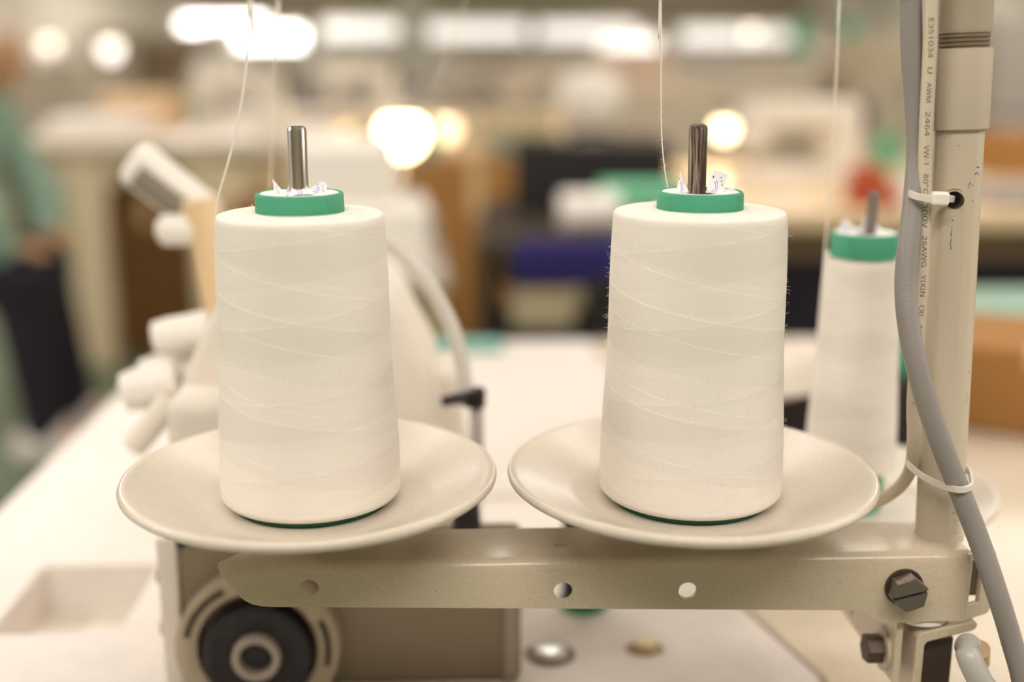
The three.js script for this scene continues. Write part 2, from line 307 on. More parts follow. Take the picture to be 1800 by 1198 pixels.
// the upright pole with its coupling
{
  const b = toBar(V(0.1532, BAR - 0.001, -0.389)), top = toBar(at(1700, -40, 0.3905));
  const up = top.clone().sub(b).normalize(), q = new THREE.Quaternion().setFromUnitVectors(V(0, 1, 0), up);
  const put = (g) => g.applyQuaternion(q).translate(b.x, b.y, b.z);
  const R = 0.0080, along = (py) => toBar(at(1690, py, 0.3895)).y - b.y;
  const yc0 = along(227), yc1 = along(84), yt = along(60);
  // pole tube with the cross hole drilled through
  let tube = turned([[0, 0], [R + 0.0006, 0], [R + 0.0004, 0.0012], [R, 0.0022], [R, yc0 + 0.001], [0, yc0 + 0.001]], 64);
  { const u = tube.attributes.uv; for (let i = 0; i < u.count; i++) u.setXY(i, u.getX(i) * 0.05, tube.attributes.position.getY(i)); }
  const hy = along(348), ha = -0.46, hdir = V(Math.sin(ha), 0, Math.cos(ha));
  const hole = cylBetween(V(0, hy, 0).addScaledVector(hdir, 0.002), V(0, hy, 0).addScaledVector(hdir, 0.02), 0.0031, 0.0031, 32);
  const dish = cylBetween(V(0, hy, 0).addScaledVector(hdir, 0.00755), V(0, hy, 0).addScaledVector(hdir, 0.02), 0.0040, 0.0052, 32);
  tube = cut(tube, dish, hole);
  // chips, scratches and grime where the photograph shows them; u runs round the pole from its front, v up it
  const H = yc0 + 0.002, cv = document.createElement('canvas'); cv.width = 512; cv.height = 1024;
  { const x = cv.getContext('2d'); x.fillStyle = '#fbfaf8'; x.fillRect(0, 0, 512, 1024);
    for (let i = 0; i < 500; i++) { x.fillStyle = rnd() < 0.5 ? '#f2efea' : '#ffffff'; x.fillRect(rnd() * 512, rnd() * 1024, 1 + 2 * rnd(), 1 + 2 * rnd()); }
    const X = (ph) => ((ph / (2 * Math.PI) + 1) % 1) * 512, Y = (py) => (1 - along(py) / H) * 1024;
    x.strokeStyle = x.fillStyle = '#4a4036'; x.lineWidth = 2.2;
    const dash = (ph, py, dx, dy) => { x.beginPath(); x.moveTo(X(ph), Y(py)); x.lineTo(X(ph) + dx, Y(py) + dy); x.stroke(); };
    dash(0.42, 291, 14, 1); dash(0.34, 303, 12, -3); dash(0.52, 301, 5, 7); dash(0.08, 322, 7, -7); dash(0.05, 324, 4, 3); dash(0.24, 321, 3, 3); dash(0.3, 348, 3, 2); dash(-0.42, 252, 3, 2); dash(-0.50, 380, 3, 4);
    for (let k = 0; k < 16; k++) { x.fillRect(X(-0.52) + rr(-1.5, 1.5), Y(392 + k * 2.6) , 2, rr(1, 5)); }
    for (let k = 0; k < 9; k++) x.fillRect(X(0.6) + rr(-7, 7), Y(690) + rr(-14, 14), rr(1, 4), rr(1, 4)); dash(0.72, 645, -6, 6);
    for (let k = 0; k < 70; k++) { x.fillStyle = 'rgba(92,78,62,0.5)'; x.fillRect(X(0.30 + rr(-0.14, 0.18)), Y(905) + rr(-60, 34), rr(1, 4), rr(1, 4)); }
    x.fillStyle = '#ffffff'; for (let k = 0; k < 14; k++) x.fillRect(X(-0.75 + k * 0.09), Y(238) + rr(-9, 9), rr(3, 8), rr(2, 7));
  }
  const ct2 = new THREE.CanvasTexture(cv); ct2.colorSpace = THREE.SRGBColorSpace; ct2.wrapS = THREE.RepeatWrapping; ct2.repeat.set(1 / 0.05, 1 / H);
  const pole = part('pole', put(tube), std(0xcabda8, 0.36, { map: ct2, bumpMap: repeat(bumpSoft, 30), bumpScale: 0.00004 }), stand);
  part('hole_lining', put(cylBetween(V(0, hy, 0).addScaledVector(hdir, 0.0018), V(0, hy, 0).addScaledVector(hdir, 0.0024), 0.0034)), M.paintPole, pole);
  part('hole_shade', put(cylBetween(V(-0.0013, hy, 0).addScaledVector(hdir, 0.0024), V(-0.0013, hy, 0).addScaledVector(hdir, 0.0030), 0.0029)), M.black, pole);  // black disc standing in for the shade inside the hole
  const thr = [[0, yc1 - 0.002]]; for (let k = 0; k < 4; k++) { const y0 = yc1 - 0.001 + k * (yt - yc1 + 0.0005) / 3.5; thr.push([R - 0.0003, y0], [R + 0.0002, y0 + 0.0005]); }
  const yend = yt + 0.0005; thr.push([R - 0.0002, yend], [0, yend]);
  part('pole_thread', put(turned(thr, 64, 0.3)), std(0xa28e72, 0.55, { bumpMap: repeat(bumpFine, 6), bumpScale: 0.0002 }), pole);
  part('upper_tube', put(turned([[0, yend], [R + 0.0002, yend], [R + 0.0006, yend + 0.0012], [R + 0.0006, yend + 0.34], [0, yend + 0.34]], 64)), M.paintPole, pole);
  // thread guide high on the pole, above the frame
  const gy = BAR + 0.465 - bx0.y, gp = b.clone().addScaledVector(up, (gy - b.y) / up.y);
  const bar = part('guide_bar', cylBetween(V(gp.x + 0.02, gy, gp.z + 0.012), V(gp.x - 0.27, gy, gp.z + 0.012), 0.004), M.chrome, stand);
  part('guide_clamp', cylBetween(V(gp.x, gy - 0.012, gp.z), V(gp.x, gy + 0.012, gp.z), 0.0125), M.black, stand);
  for (const e of [V(at(440, -60, 0.368).x, BAR + 0.465, at(440, -60, 0.368).z), at(440, -60, 0.368), at(1161, -60, 0.384), at(1479, -60, 0.46)]) { const q = toBar(e); part('guide_eye', [new THREE.TorusGeometry(0.004, 0.0009, 10, 28).rotateX(Math.PI / 2).translate(q.x, gy, q.z), cylBetween(V(q.x, gy, q.z - 0.004 * Math.sign(q.z - gp.z - 0.012)), V(q.x, gy, gp.z + 0.012), 0.001, 0.001, 10)], M.chrome, bar); }
  part('coupling', put(turned([[0, yc0], [0.0089, yc0], [0.0093, yc0 + 0.0004], [0.0093, yc1 - 0.0006], [0.0091, yc1], [0, yc1]], 72)), M.paintPole, stand);
}
// saucer discs and spindles
const discGeo = lathe([[0, -0.0155], [0.008, -0.0155], [0.010, -0.0145], [0.012, -0.0132], [0.036, -0.0130], [0.044, -0.0112], [0.058, -0.0052], [0.0636, -0.0033], [0.0648, -0.0022], [0.0650, -0.0012], [0.0645, 0.0000], [0.0634, 0.0004], [0.0618, -0.0001], [0.0560, -0.0028], [0.0430, -0.0089], [0.0390, -0.0102], [0.0350, -0.0105], [0, -0.0105]], 160);
discGeo.scale(0.985, 1, 0.985);
{ const u = discGeo.attributes.uv, p = discGeo.attributes.position; for (let i = 0; i < u.count; i++) u.setXY(i, p.getX(i), p.getZ(i)); }
function spindleGeo(h, r) { return turned([[0, -0.006], [r, -0.006], [r, h - r * 0.5], [r * 0.88, h - r * 0.2], [r * 0.55, h - r * 0.03], [0, h]], 40, 0.7); }
function saucer(c, lean, h, r, m, label, stem) {
  const p = toBar(c);
  const d = part('saucer', discGeo, M.disc, stand); d.position.copy(p);
  part('boss', turned([[0, -stem], [0.0072, -stem], [0.0078, -stem + 0.001], [0.0082, -0.0165], [0.0095, -0.0140], [0, -0.0140]], 40), M.disc, d);
  const s = part('spindle', spindleGeo(h, r), m, stand, label); s.position.copy(p); s.rotation.set(lean[1], 0, lean[0]);
  return d;
}
const A = V(-0.0693, EYE - 0.1372, -0.379), B = V(0.0624, EYE - 0.1383, -0.3852), C = V(0.1508, EYE - 0.1835, -0.492);
saucer(A, [0.0, 0], 0.1172, 0.00308, M.chrome, 'bright chrome spindle', 0.0278);
saucer(B, [0.013, 0], 0.1185, 0.0030, M.oxide, 'tarnished dark steel spindle', 0.0267);
saucer(C, [-0.018, 0], 0.130, 0.0023, M.steel, 'dull grey spindle of the rear saucer', 0.022);
// rear arm that carries the rear saucer
{ const p = toBar(C), q = toBar(V(0.139, C.y, -0.42)); part('rear_arm', [cylBetween(V(p.x, p.y - 0.0270, p.z - 0.02), V(q.x, p.y - 0.0270, q.z), 0.0055)], M.paint, stand); }

/* ---------------- cones of white thread ---------------- */
// wound yarn: fine turns crossing in two directions, laid in overlapping bands
const wind = dataTex(2048, 1024, (x, y) => {
  const u = x / 2048, v = y / 1024 * 100, fr = (a) => a - Math.floor(a), wob = 0.35 * Math.sin(u * 2 * Math.PI * 2 + v * 0.09);
  const a = fr((v + wob) / 33.333 + u), b = fr((v - wob * 0.7) / 25 - u + 0.37), c = fr((v + 0.5 * wob) / 20 + u * 2 + 0.11);
  const band = 0.36 * a + 0.24 * b + 0.10 * c;
  const dir = a < 0.5 ? 1 : -1;
  const turnLine = 0.5 + 0.5 * Math.sin(2 * Math.PI * (v / 0.42 + dir * u * 38));
  return 255 * (0.8 * band + 0.055 * turnLine + 0.05 * n200[(y % N) * N + x % N]);
});
// thread sheen painted into the colour as paler bands; the yarn is one tone
const windSheen = dataTex(1024, 1024, (x, y) => {
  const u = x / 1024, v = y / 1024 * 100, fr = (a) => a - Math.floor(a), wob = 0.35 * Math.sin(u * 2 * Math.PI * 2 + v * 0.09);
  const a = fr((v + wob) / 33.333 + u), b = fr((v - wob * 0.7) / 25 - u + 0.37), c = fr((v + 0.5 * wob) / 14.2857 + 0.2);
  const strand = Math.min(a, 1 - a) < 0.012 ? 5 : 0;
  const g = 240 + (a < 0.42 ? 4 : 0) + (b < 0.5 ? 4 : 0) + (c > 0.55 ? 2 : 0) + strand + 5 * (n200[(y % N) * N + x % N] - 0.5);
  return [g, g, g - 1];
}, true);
M.wound = std(0xfaf3e8, 0.9, { map: windSheen, bumpMap: wind, bumpScale: 0.0017, sheen: 0.2, sheenRoughness: 0.6, sheenColor: new THREE.Color(0xfff6e8) });
M.woundTop = std(0xf5eee2, 0.95, { bumpMap: repeat(bumpFine, 4), bumpScale: 0.0003 });

function printTex(draw, w = 256, h = 256) { const c = document.createElement('canvas'); c.width = w; c.height = h; const x = c.getContext('2d'); x.fillStyle = '#f1eef0'; x.fillRect(0, 0, w, h); draw(x); const t = new THREE.CanvasTexture(c); t.colorSpace = THREE.SRGBColorSpace; return t; }
M.labelPaper = std(0xffffff, 0.85, { side: THREE.DoubleSide, map: printTex((x) => {
  x.strokeStyle = '#6b76c8'; x.lineWidth = 9; x.beginPath(); x.arc(40, 190, 70, -1.2, 1.2); x.stroke(); x.beginPath(); x.arc(40, 190, 100, -1.0, 0.9); x.stroke();
  x.fillStyle = '#4a55c0'; x.beginPath(); x.arc(30, 80, 14, 0, 7); x.fill();
  x.fillStyle = '#6f6a72'; x.font = 'bold 46px sans-serif'; x.save(); x.translate(130, 60); x.rotate(0.9); ['Y', 'Y', 'H', '-'].forEach((c, i) => x.fillText(c, i * 42, 0)); x.restore();
}) });

// a torn paper flap: a curved little sheet
function flap(outline, curl) {
  const n = 8, pos = [], uv = [], idx = [];
  for (let i = 0; i <= n; i++) for (let j = 0; j <= n; j++) {
    const t = i / n, [l, r] = outline(t), x = l + (r - l) * j / n; pos.push(x, t * outline.h, curl * t * t + 0.0004 * Math.sin(3 * j / n)); uv.push(j / n, t);
  }
  for (let i = 0; i < n; i++) for (let j = 0; j < n; j++) { const k = i * (n + 1) + j; idx.push(k, k + 1, k + n + 1, k + 1, k + n + 2, k + n + 1); }
  const g = new THREE.BufferGeometry(); g.setAttribute('position', new THREE.Float32BufferAttribute(pos, 3)); g.setAttribute('uv', new THREE.Float32BufferAttribute(uv, 2)); g.setIndex(idx); g.computeVertexNormals(); return g;
}
const outline = (h, f) => Object.assign((t) => f(t), { h });

function threadCone(name, label, base, o) {
  const t = thing(name, label, 'thread cone', base, o.turn ?? 0, o.group);
  const { rb, rt, h, ring, rh, lift = 0.0016 } = o, y1 = lift + h;
  // wound yarn: side and rounded shoulders
  const side = [[rb - 0.0030, lift + 0.0002], [rb - 0.0012, lift + 0.0006], [rb - 0.0002, lift + 0.0018]];
  const n = 24; for (let i = 0; i <= n; i++) { const k = i / n; side.push([rb + (rt - rb) * k + 0.00025 * Math.sin(k * 9), lift + 0.003 + (h - 0.006) * k]); }
  side.push([rt + 0.0001, y1 - 0.0022], [rt - 0.0001, y1 - 0.0010], [rt - 0.0006, y1 - 0.0003], [rt - 0.0016, y1]);
  const sg = lathe(side, 160); { const u = sg.attributes.uv, p = sg.attributes.position; for (let i = 0; i < u.count; i++) u.setY(i, (p.getY(i) - lift) / 0.1); }
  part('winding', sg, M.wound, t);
  const tg = lathe([[rt - 0.0016, y1], [ring + 0.002, y1 + 0.0009], [ring - 0.0008, y1 + 0.0004]], 96); { const u = tg.attributes.uv, p = tg.attributes.position; for (let i = 0; i < u.count; i++) u.setXY(i, p.getX(i) * 6, p.getZ(i) * 6); }
  part('winding_end', tg, M.woundTop, t);
  part('winding_end', lathe([[rb - 0.008, lift], [rb - 0.003, lift + 0.0002]], 96), M.woundTop, t);
  // the plastic cone inside: rim at the top, foot at the bottom
  const yr = y1 + rh;
  part('core_rim', turned([[ring - 0.0010, y1 - 0.004], [ring + 0.0002, y1 - 0.002], [ring, yr - 0.0009], [ring - 0.0002, yr - 0.0004], [ring - 0.0006, yr - 0.00005], [ring - 0.0010, yr], [ring - 0.0013, yr - 0.0003], [ring - 0.0014, yr - 0.0012]], 120, 1.2), M.green, t);
  part('core_foot', turned([[0.006, 0], [o.foot ?? rb - 0.0042, 0], [(o.foot ?? rb - 0.0042) + 0.0004, lift * 0.6], [(o.foot ?? rb - 0.0042) - 0.0002, lift + 0.0004], [0.006, lift + 0.0004]], 80, 0.5), o.footMat ?? M.greenShaded, t);
  const lab = part('paper_label', turned([[0.0045, yr - 0.0012], [0.0070, yr - 0.0005], [ring - 0.0018, yr - 0.0002], [ring - 0.0013, yr - 0.0006], [ring - 0.0013, yr - 0.002], [0.0045, yr - 0.002]], 64, 0.8), M.paper, t);
  for (const [f, x, z, ry, rx, rz] of o.flaps ?? []) { const m = part('paper_flap', f, M.labelPaper, lab); m.position.set(x, yr - 0.0006, z); m.rotation.set(rx, ry, rz, 'YXZ'); }
  // stray fibres standing off the yarn
  if (o.fibres) {
    const list = [];
    const fib = (p, d, L) => { const s = V(rr(-1, 1), rr(-1, 1), rr(-1, 1)).multiplyScalar(L * 0.45); const e = p.clone().addScaledVector(d, L); list.push(clean(sweep([p, p.clone().lerp(e, 0.5).add(s), e.add(V(rr(-1, 1), rr(-1, 1), rr(-1, 1)).multiplyScalar(L * 0.5))], 0.000032, { seg: 3, n: 5, caps: false }))); };
    for (let i = 0; i < o.fibres; i++) {
      const edge = rnd() < 0.75, a = edge ? (rnd() < 0.5 ? rr(-0.25, 0.25) : Math.PI + rr(-0.25, 0.25)) : rr(0, 6.283), k = rnd(), r = rb + (rt - rb) * k, d = V(Math.cos(a), 0, Math.sin(a));
      fib(V(d.x * (r - 0.0002), lift + 0.004 + (h - 0.008) * k, d.z * (r - 0.0002)), d.clone().add(V(0, rr(-0.8, 0.8), 0)).normalize(), rr(0.0004, 0.0017));
    }
    for (let i = 0; i < o.fibres * 0.35; i++) { const a = rr(3.3, 5.2), r = rr(ring + 0.003, rt - 0.002); fib(V(Math.cos(a) * r, y1, Math.sin(a) * r), V(rr(-0.5, 0.5), 1, rr(-0.3, 0.3)).normalize(), rr(0.0004, 0.0014)); }
    const fz = part('yarn_fuzz', mergeGeometries(list), M.fibre, t); fz.userData.kind = 'stuff';
  }
  return t;
}
// a length of yarn running off a cone up to the guides above the frame
function looseThread(t, pts, r, fuzz = 0) {
  const inv = (p) => p.clone().sub(t.position).applyAxisAngle(V(0, 1, 0), -t.rotation.y);
  const P = pts.map(inv), g = [sweep(P, r, { seg: 6, n: 160 })];
  if (fuzz) { const c = new THREE.CatmullRomCurve3(P); for (let i = 0; i < fuzz; i++) { const p = c.getPoint(Math.pow(rnd(), 0.8)), d = V(rr(-1, 1), rr(-0.8, 0.8), rr(-0.4, 0.4)).normalize().multiplyScalar(rr(0.0006, 0.0019)); g.push(sweep([p, p.clone().addScaledVector(d, 0.6).add(V(rr(-1, 1), rr(-1, 1), 0).multiplyScalar(0.0004)), p.clone().add(d)], 0.00003, { seg: 3, n: 4, caps: false })); } }
  return part('loose_thread', g, M.thread, t);
}
const SEAT = -0.0105;                                                    // saucer floor below its rim
const fA = flap(outline(0.0048, (t) => [-0.0045 * (1 - t * 0.55), 0.0045 * (1 - t * 0.75)]), 0.0012);
const fB = flap(outline(0.0058, (t) => [-0.0016 * (1 - t), 0.0016 * (1 - t)]), -0.0018);
const fC = flap(outline(0.0070, (t) => [-0.0030, 0.0030 - t * 0.0012]), 0.0014);
const fD = flap(outline(0.0068, (t) => [-0.0022 * (1 - t * 0.92), 0.0022 * (1 - t * 0.98)]), 0.0006);
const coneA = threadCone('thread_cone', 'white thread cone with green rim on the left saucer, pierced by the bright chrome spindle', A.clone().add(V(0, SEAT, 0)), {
  rb: 0.0307, rt: 0.0273, h: 0.0972, ring: 0.0143, rh: 0.0068, lift: 0.0022, fibres: 260, turn: 1.9,
  flaps: [[fA, 0.0015, 0.0045, 0.15, -1.05, 0.12], [fA, 0.0055, 0.002, -0.3, -0.9, -0.5], [fB, -0.0062, 0.0018, 0.2, -0.25, 0.35], [fA, -0.0012, -0.004, 2.9, -0.6, 0]] });
coneA.rotation.y = 0;
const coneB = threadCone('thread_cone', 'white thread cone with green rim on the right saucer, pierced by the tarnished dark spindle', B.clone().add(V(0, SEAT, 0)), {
  rb: 0.0317, rt: 0.0286, h: 0.0985, ring: 0.0142, rh: 0.0064, lift: 0.0022, fibres: 420,
  flaps: [[fC, 0.0042, 0.0032, 0.25, -0.35, -0.42], [fD, -0.0062, 0.0015, -0.1, -0.12, 0.1], [fA, -0.001, -0.0045, 3.0, -0.7, 0], [fB, 0.0075, 0.001, -0.5, -1.0, -0.6]] });
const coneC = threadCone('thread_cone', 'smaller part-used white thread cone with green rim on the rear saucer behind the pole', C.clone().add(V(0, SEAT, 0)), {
  rb: 0.0196, rt: 0.0162, h: 0.0944, ring: 0.0142, rh: 0.0108, lift: 0.018, foot: 0.0150, footMat: M.green,
  flaps: [[fA, -0.0065, -0.004, 0.2, -0.5, 0.1], [fC, 0.006, -0.005, 0.1, -0.9, 0.3], [fA, 0.0035, -0.006, 0.0, -0.6, 0]] });
looseThread(coneA, [V(at(440, -60, 0.368).x, BAR + 0.465, at(440, -60, 0.368).z), at(440, -60, 0.368), at(437, 0, 0.368), at(434, 100, 0.368), at(424, 185, 0.368), at(407, 262, 0.369), at(391, 320, 0.37), at(381, 352, 0.372), at(378, 385, 0.374)], 0.00034, 30);
looseThread(coneB, [V(at(1161, -60, 0.384).x, BAR + 0.465, at(1161, -60, 0.384).z), at(1161, -60, 0.384), at(1162, 0, 0.385), at(1162, 130, 0.386), at(1163, 230, 0.388), at(1167, 285, 0.39), at(1173, 326, 0.394), at(1180, 352, 0.399)], 0.00022, 110);
looseThread(coneC, [V(at(1479, -60, 0.46).x, BAR + 0.465, at(1479, -60, 0.46).z), at(1479, -60, 0.46), at(1476, 0, 0.46), at(1469, 150, 0.465), at(1456, 360, 0.475), at(1444, 520, 0.482), at(1437, 620, 0.486)], 0.0004, 0);
tag(part('thread_strand', sweep([V(at(489, -60, 0.48).x, BAR + 0.465, -0.48), at(489, -60, 0.48), at(486, 0, 0.48), at(482, 160, 0.485), at(474, 330, 0.49), at(470, 420, 0.5)], 0.00026, { seg: 6 }), M.thread, scene), 'blurred white thread running upward behind the left thread cone', 'thread');
tag(part('thread_strand', sweep([at(835, -60, 0.55), at(818, 0, 0.56), at(790, 85, 0.57), at(757, 165, 0.58), at(715, 270, 0.59), at(660, 420, 0.6)], 0.00028, { seg: 6 }), M.thread, scene), 'faint slanting thread above the gap between the two front cones', 'thread');

/* ---------------- cables and ties at the pole ---------------- */
function cableText() {
  const c = document.createElement('canvas'); c.width = 2048; c.height = 128; const x = c.getContext('2d');
  x.fillStyle = '#cfc3ad'; x.fillRect(0, 0, 2048, 128);
  return [c, x];
}
{
  // beige signal cable with printed line; text runs down the cable and faces the camera
  const path = [[1645, -60], [1637, 0], [1634, 100], [1628, 230], [1625, 350], [1622, 480], [1613, 610], [1606, 700], [1606, 775], [1601, 822], [1583, 853], [1552, 876], [1505, 898], [1450, 935]].map(([x, y], i) => at(x, y, i < 9 ? 0.3845 : 0.3845 + (i - 8) * 0.006));
  path.unshift(path[0].clone().add(V(0.006, 0.16, -0.004)), path[0].clone().add(V(0.004, 0.08, -0.002)));
  const curve = new THREE.CatmullRomCurve3(path), LEN = curve.getLength();
  const [c, x] = cableText();
  const toPx = 2048 / LEN;
  x.fillStyle = '#5b4d3e'; x.textBaseline = 'middle';
  // find where along the cable a given pixel row lies
  const uAt = (py) => { let lo = 0, hi = 0.8; for (let k = 0; k < 40; k++) { const m = (lo + hi) / 2, p = curve.getPointAt(m); const ty = at(1625, py, -p.z).y; if (p.y > ty) lo = m; else hi = m; } return lo; };
  const words = [['E351034', 33, 104], ['ᴙ\u0055'.slice(1), 119, 133], ['AWM', 147, 183], ['2464', 197, 241], ['VW-1', 256, 293], ['80°C', 306, 341], ['300V', 357, 401], ['26AWG', 414, 470], ['YIXIN', 483, 522], ['CRI', 535, 556], ['AWM', 569, 604], ['80°C', 640, 676], ['26V', 705, 728], ['FT1', 744, 768], ['E', 780, 790]];
  for (const [w, a, b] of words) {
    const u0 = uAt(a) * 2048, u1 = uAt(b) * 2048;
    x.save(); x.font = '40px sans-serif'; const tw = x.measureText(w).width; x.translate(u0, 64); x.scale((u1 - u0) / tw, 0.50); x.fillText(w, 0, 0); x.restore();
  }
  const t = new THREE.CanvasTexture(c); t.colorSpace = THREE.SRGBColorSpace; t.repeat.set(1 / LEN, 1);
  const m = std(0xffffff, 0.45, { map: t });
  tag(part('signal_cable', sweep(path, 0.0023, { seg: 28, n: 320, front: V(-0.2, 0, 1) }), m, scene), 'beige round cable with printed black lettering running down beside the pole', 'cable');
}
{
  const path = [[1597, -60], [1600, 0], [1602, 90], [1609, 190], [1612, 270], [1607, 345], [1597, 430], [1592, 500], [1597, 570], [1613, 650], [1638, 735], [1664, 805], [1690, 870], [1722, 952], [1752, 1040], [1778, 1125], [1800, 1215]].map(([x, y], i) => at(x, y, [0.389, 0.389, 0.389, 0.3895, 0.389, 0.386, 0.3815, 0.378, 0.374, 0.3705, 0.3692, 0.3690, 0.3685, 0.3660, 0.362, 0.360, 0.358][i]));
  path.unshift(path[0].clone().add(V(-0.001, 0.16, -0.002)), path[0].clone().add(V(-0.001, 0.08, -0.001)));
  { const e = path[path.length - 1]; path.push(V(e.x + 0.010, TOP + 0.012, e.z - 0.004), V(e.x + 0.030, TOP + 0.0037, e.z - 0.012), V(e.x + 0.12, TOP + 0.0037, e.z - 0.03)); }
  const emboss = document.createElement('canvas'); emboss.width = 2048; emboss.height = 128; const x = emboss.getContext('2d'); x.fillStyle = '#808080'; x.fillRect(0, 0, 2048, 128); x.fillStyle = '#b8b8b8'; x.font = '30px sans-serif'; for (let k = 0; k < 6; k++) x.fillText('/ 1100 / 1100', 60 + k * 340, 84);
  x.fillStyle = '#8c8c8c'; for (let k = 0; k < 5; k++) x.fillRect(0, 20 + k * 20, 2048, 3);
  const bt = new THREE.CanvasTexture(emboss); bt.wrapS = THREE.RepeatWrapping; bt.repeat.set(1 / 0.3, 1);
  M.greyCable.bumpMap = bt; M.greyCable.bumpScale = 0.00012;
  tag(part('power_cable', sweep(path, 0.0036, { seg: 32, n: 340 }), M.greyCable, scene), 'thick dark grey cable bowing across the front of the pole', 'cable');
}
{
  // pale grey hose end beside the bracket
  const t = thing('hose', 'pale grey bent hose at the lower right beside the bracket', 'hose', V(0, 0, 0));
  part('hose_tube', sweep([at(1706, 1150, 0.372), at(1703, 1134, 0.367), at(1700, 1140, 0.361), at(1708, 1165, 0.358), at(1722, 1195, 0.357), at(1742, 1240, 0.356), V(0.170, TOP + 0.014, -0.362), V(0.182, TOP + 0.0043, -0.372), V(0.25, TOP + 0.0043, -0.40)], 0.0042, { seg: 28, n: 90 }), std(0xb9b4ae, 0.35), t);
  part('hose_tip', cylBetween(at(1722, 1162, 0.376), at(1722, 1140, 0.370), 0.0035), M.tape, t);
}
// cable ties
function band(pts, w, th) {                                              // closed strap through pts, w tall, th thick
  const c = new THREE.CatmullRomCurve3(pts, true, 'catmullrom', 0.5), n = 90, ctr = pts.reduce((a, p) => a.add(p), V()).multiplyScalar(1 / pts.length);
  const nrm = V(); for (let i = 0; i < pts.length; i++) nrm.add(pts[i].clone().sub(ctr).cross(pts[(i + 1) % pts.length].clone().sub(ctr))); nrm.normalize();
  const pos = [], idx = []; 
  for (let i = 0; i < n; i++) { const p = c.getPointAt(i / n), T = c.getTangentAt(i / n), o = V().crossVectors(T, nrm).normalize(); for (const [a, b] of [[0, -0.5], [th, -0.42], [th, 0.42], [0, 0.5]]) pos.push(...p.clone().addScaledVector(o, a).addScaledVector(nrm, b * w).toArray()); }
  for (let i = 0; i < n; i++) for (let j = 0; j < 4; j++) { const k = i * 4 + j, l = ((i + 1) % n) * 4 + j, k2 = i * 4 + (j + 1) % 4, l2 = ((i + 1) % n) * 4 + (j + 1) % 4; idx.push(k, l, k2, k2, l, l2); }
  const g = new THREE.BufferGeometry(); g.setAttribute('position', new THREE.Float32BufferAttribute(pos, 3)); g.setIndex(idx); return toCreasedNormals(g, 0.6);
}
{
  const t = thing('cable_tie', 'white nylon cable tie threaded through the hole in the pole', 'cable tie', V(0, 0, 0));
  part('strap', band([at(1668, 349, 0.3815), at(1650, 350, 0.3795), at(1632, 349, 0.379), at(1612, 345, 0.3805), at(1601, 340, 0.384), at(1600, 337, 0.389), at(1608, 336, 0.394), at(1630, 338, 0.396), at(1650, 343, 0.393), at(1672, 349, 0.385)], 0.0024, 0.0009), M.tie, t);
  part('locking_head', box(0.0056, 0.0046, 0.0036, 0.0011, 0, 0, 0, 4).rotateZ(-0.04).translate(...at(1652, 349, 0.3783).toArray()), M.whitePlastic, t);
}
{
  const t = thing('cable_tie', 'white nylon cable tie looped aslant round the pole foot and grey cable', 'cable tie', V(0, 0, 0));
  part('strap', band([at(1597, 813, 0.386), at(1606, 824, 0.381), at(1625, 838, 0.3775), at(1650, 850, 0.374), at(1672, 858, 0.3665), at(1690, 860, 0.3640), at(1704, 855, 0.3665), at(1706, 846, 0.373), at(1700, 826, 0.387), at(1680, 812, 0.3985), at(1650, 803, 0.4005), at(1618, 802, 0.397), at(1600, 806, 0.391)], 0.0023, 0.0008), M.tie, t);
}

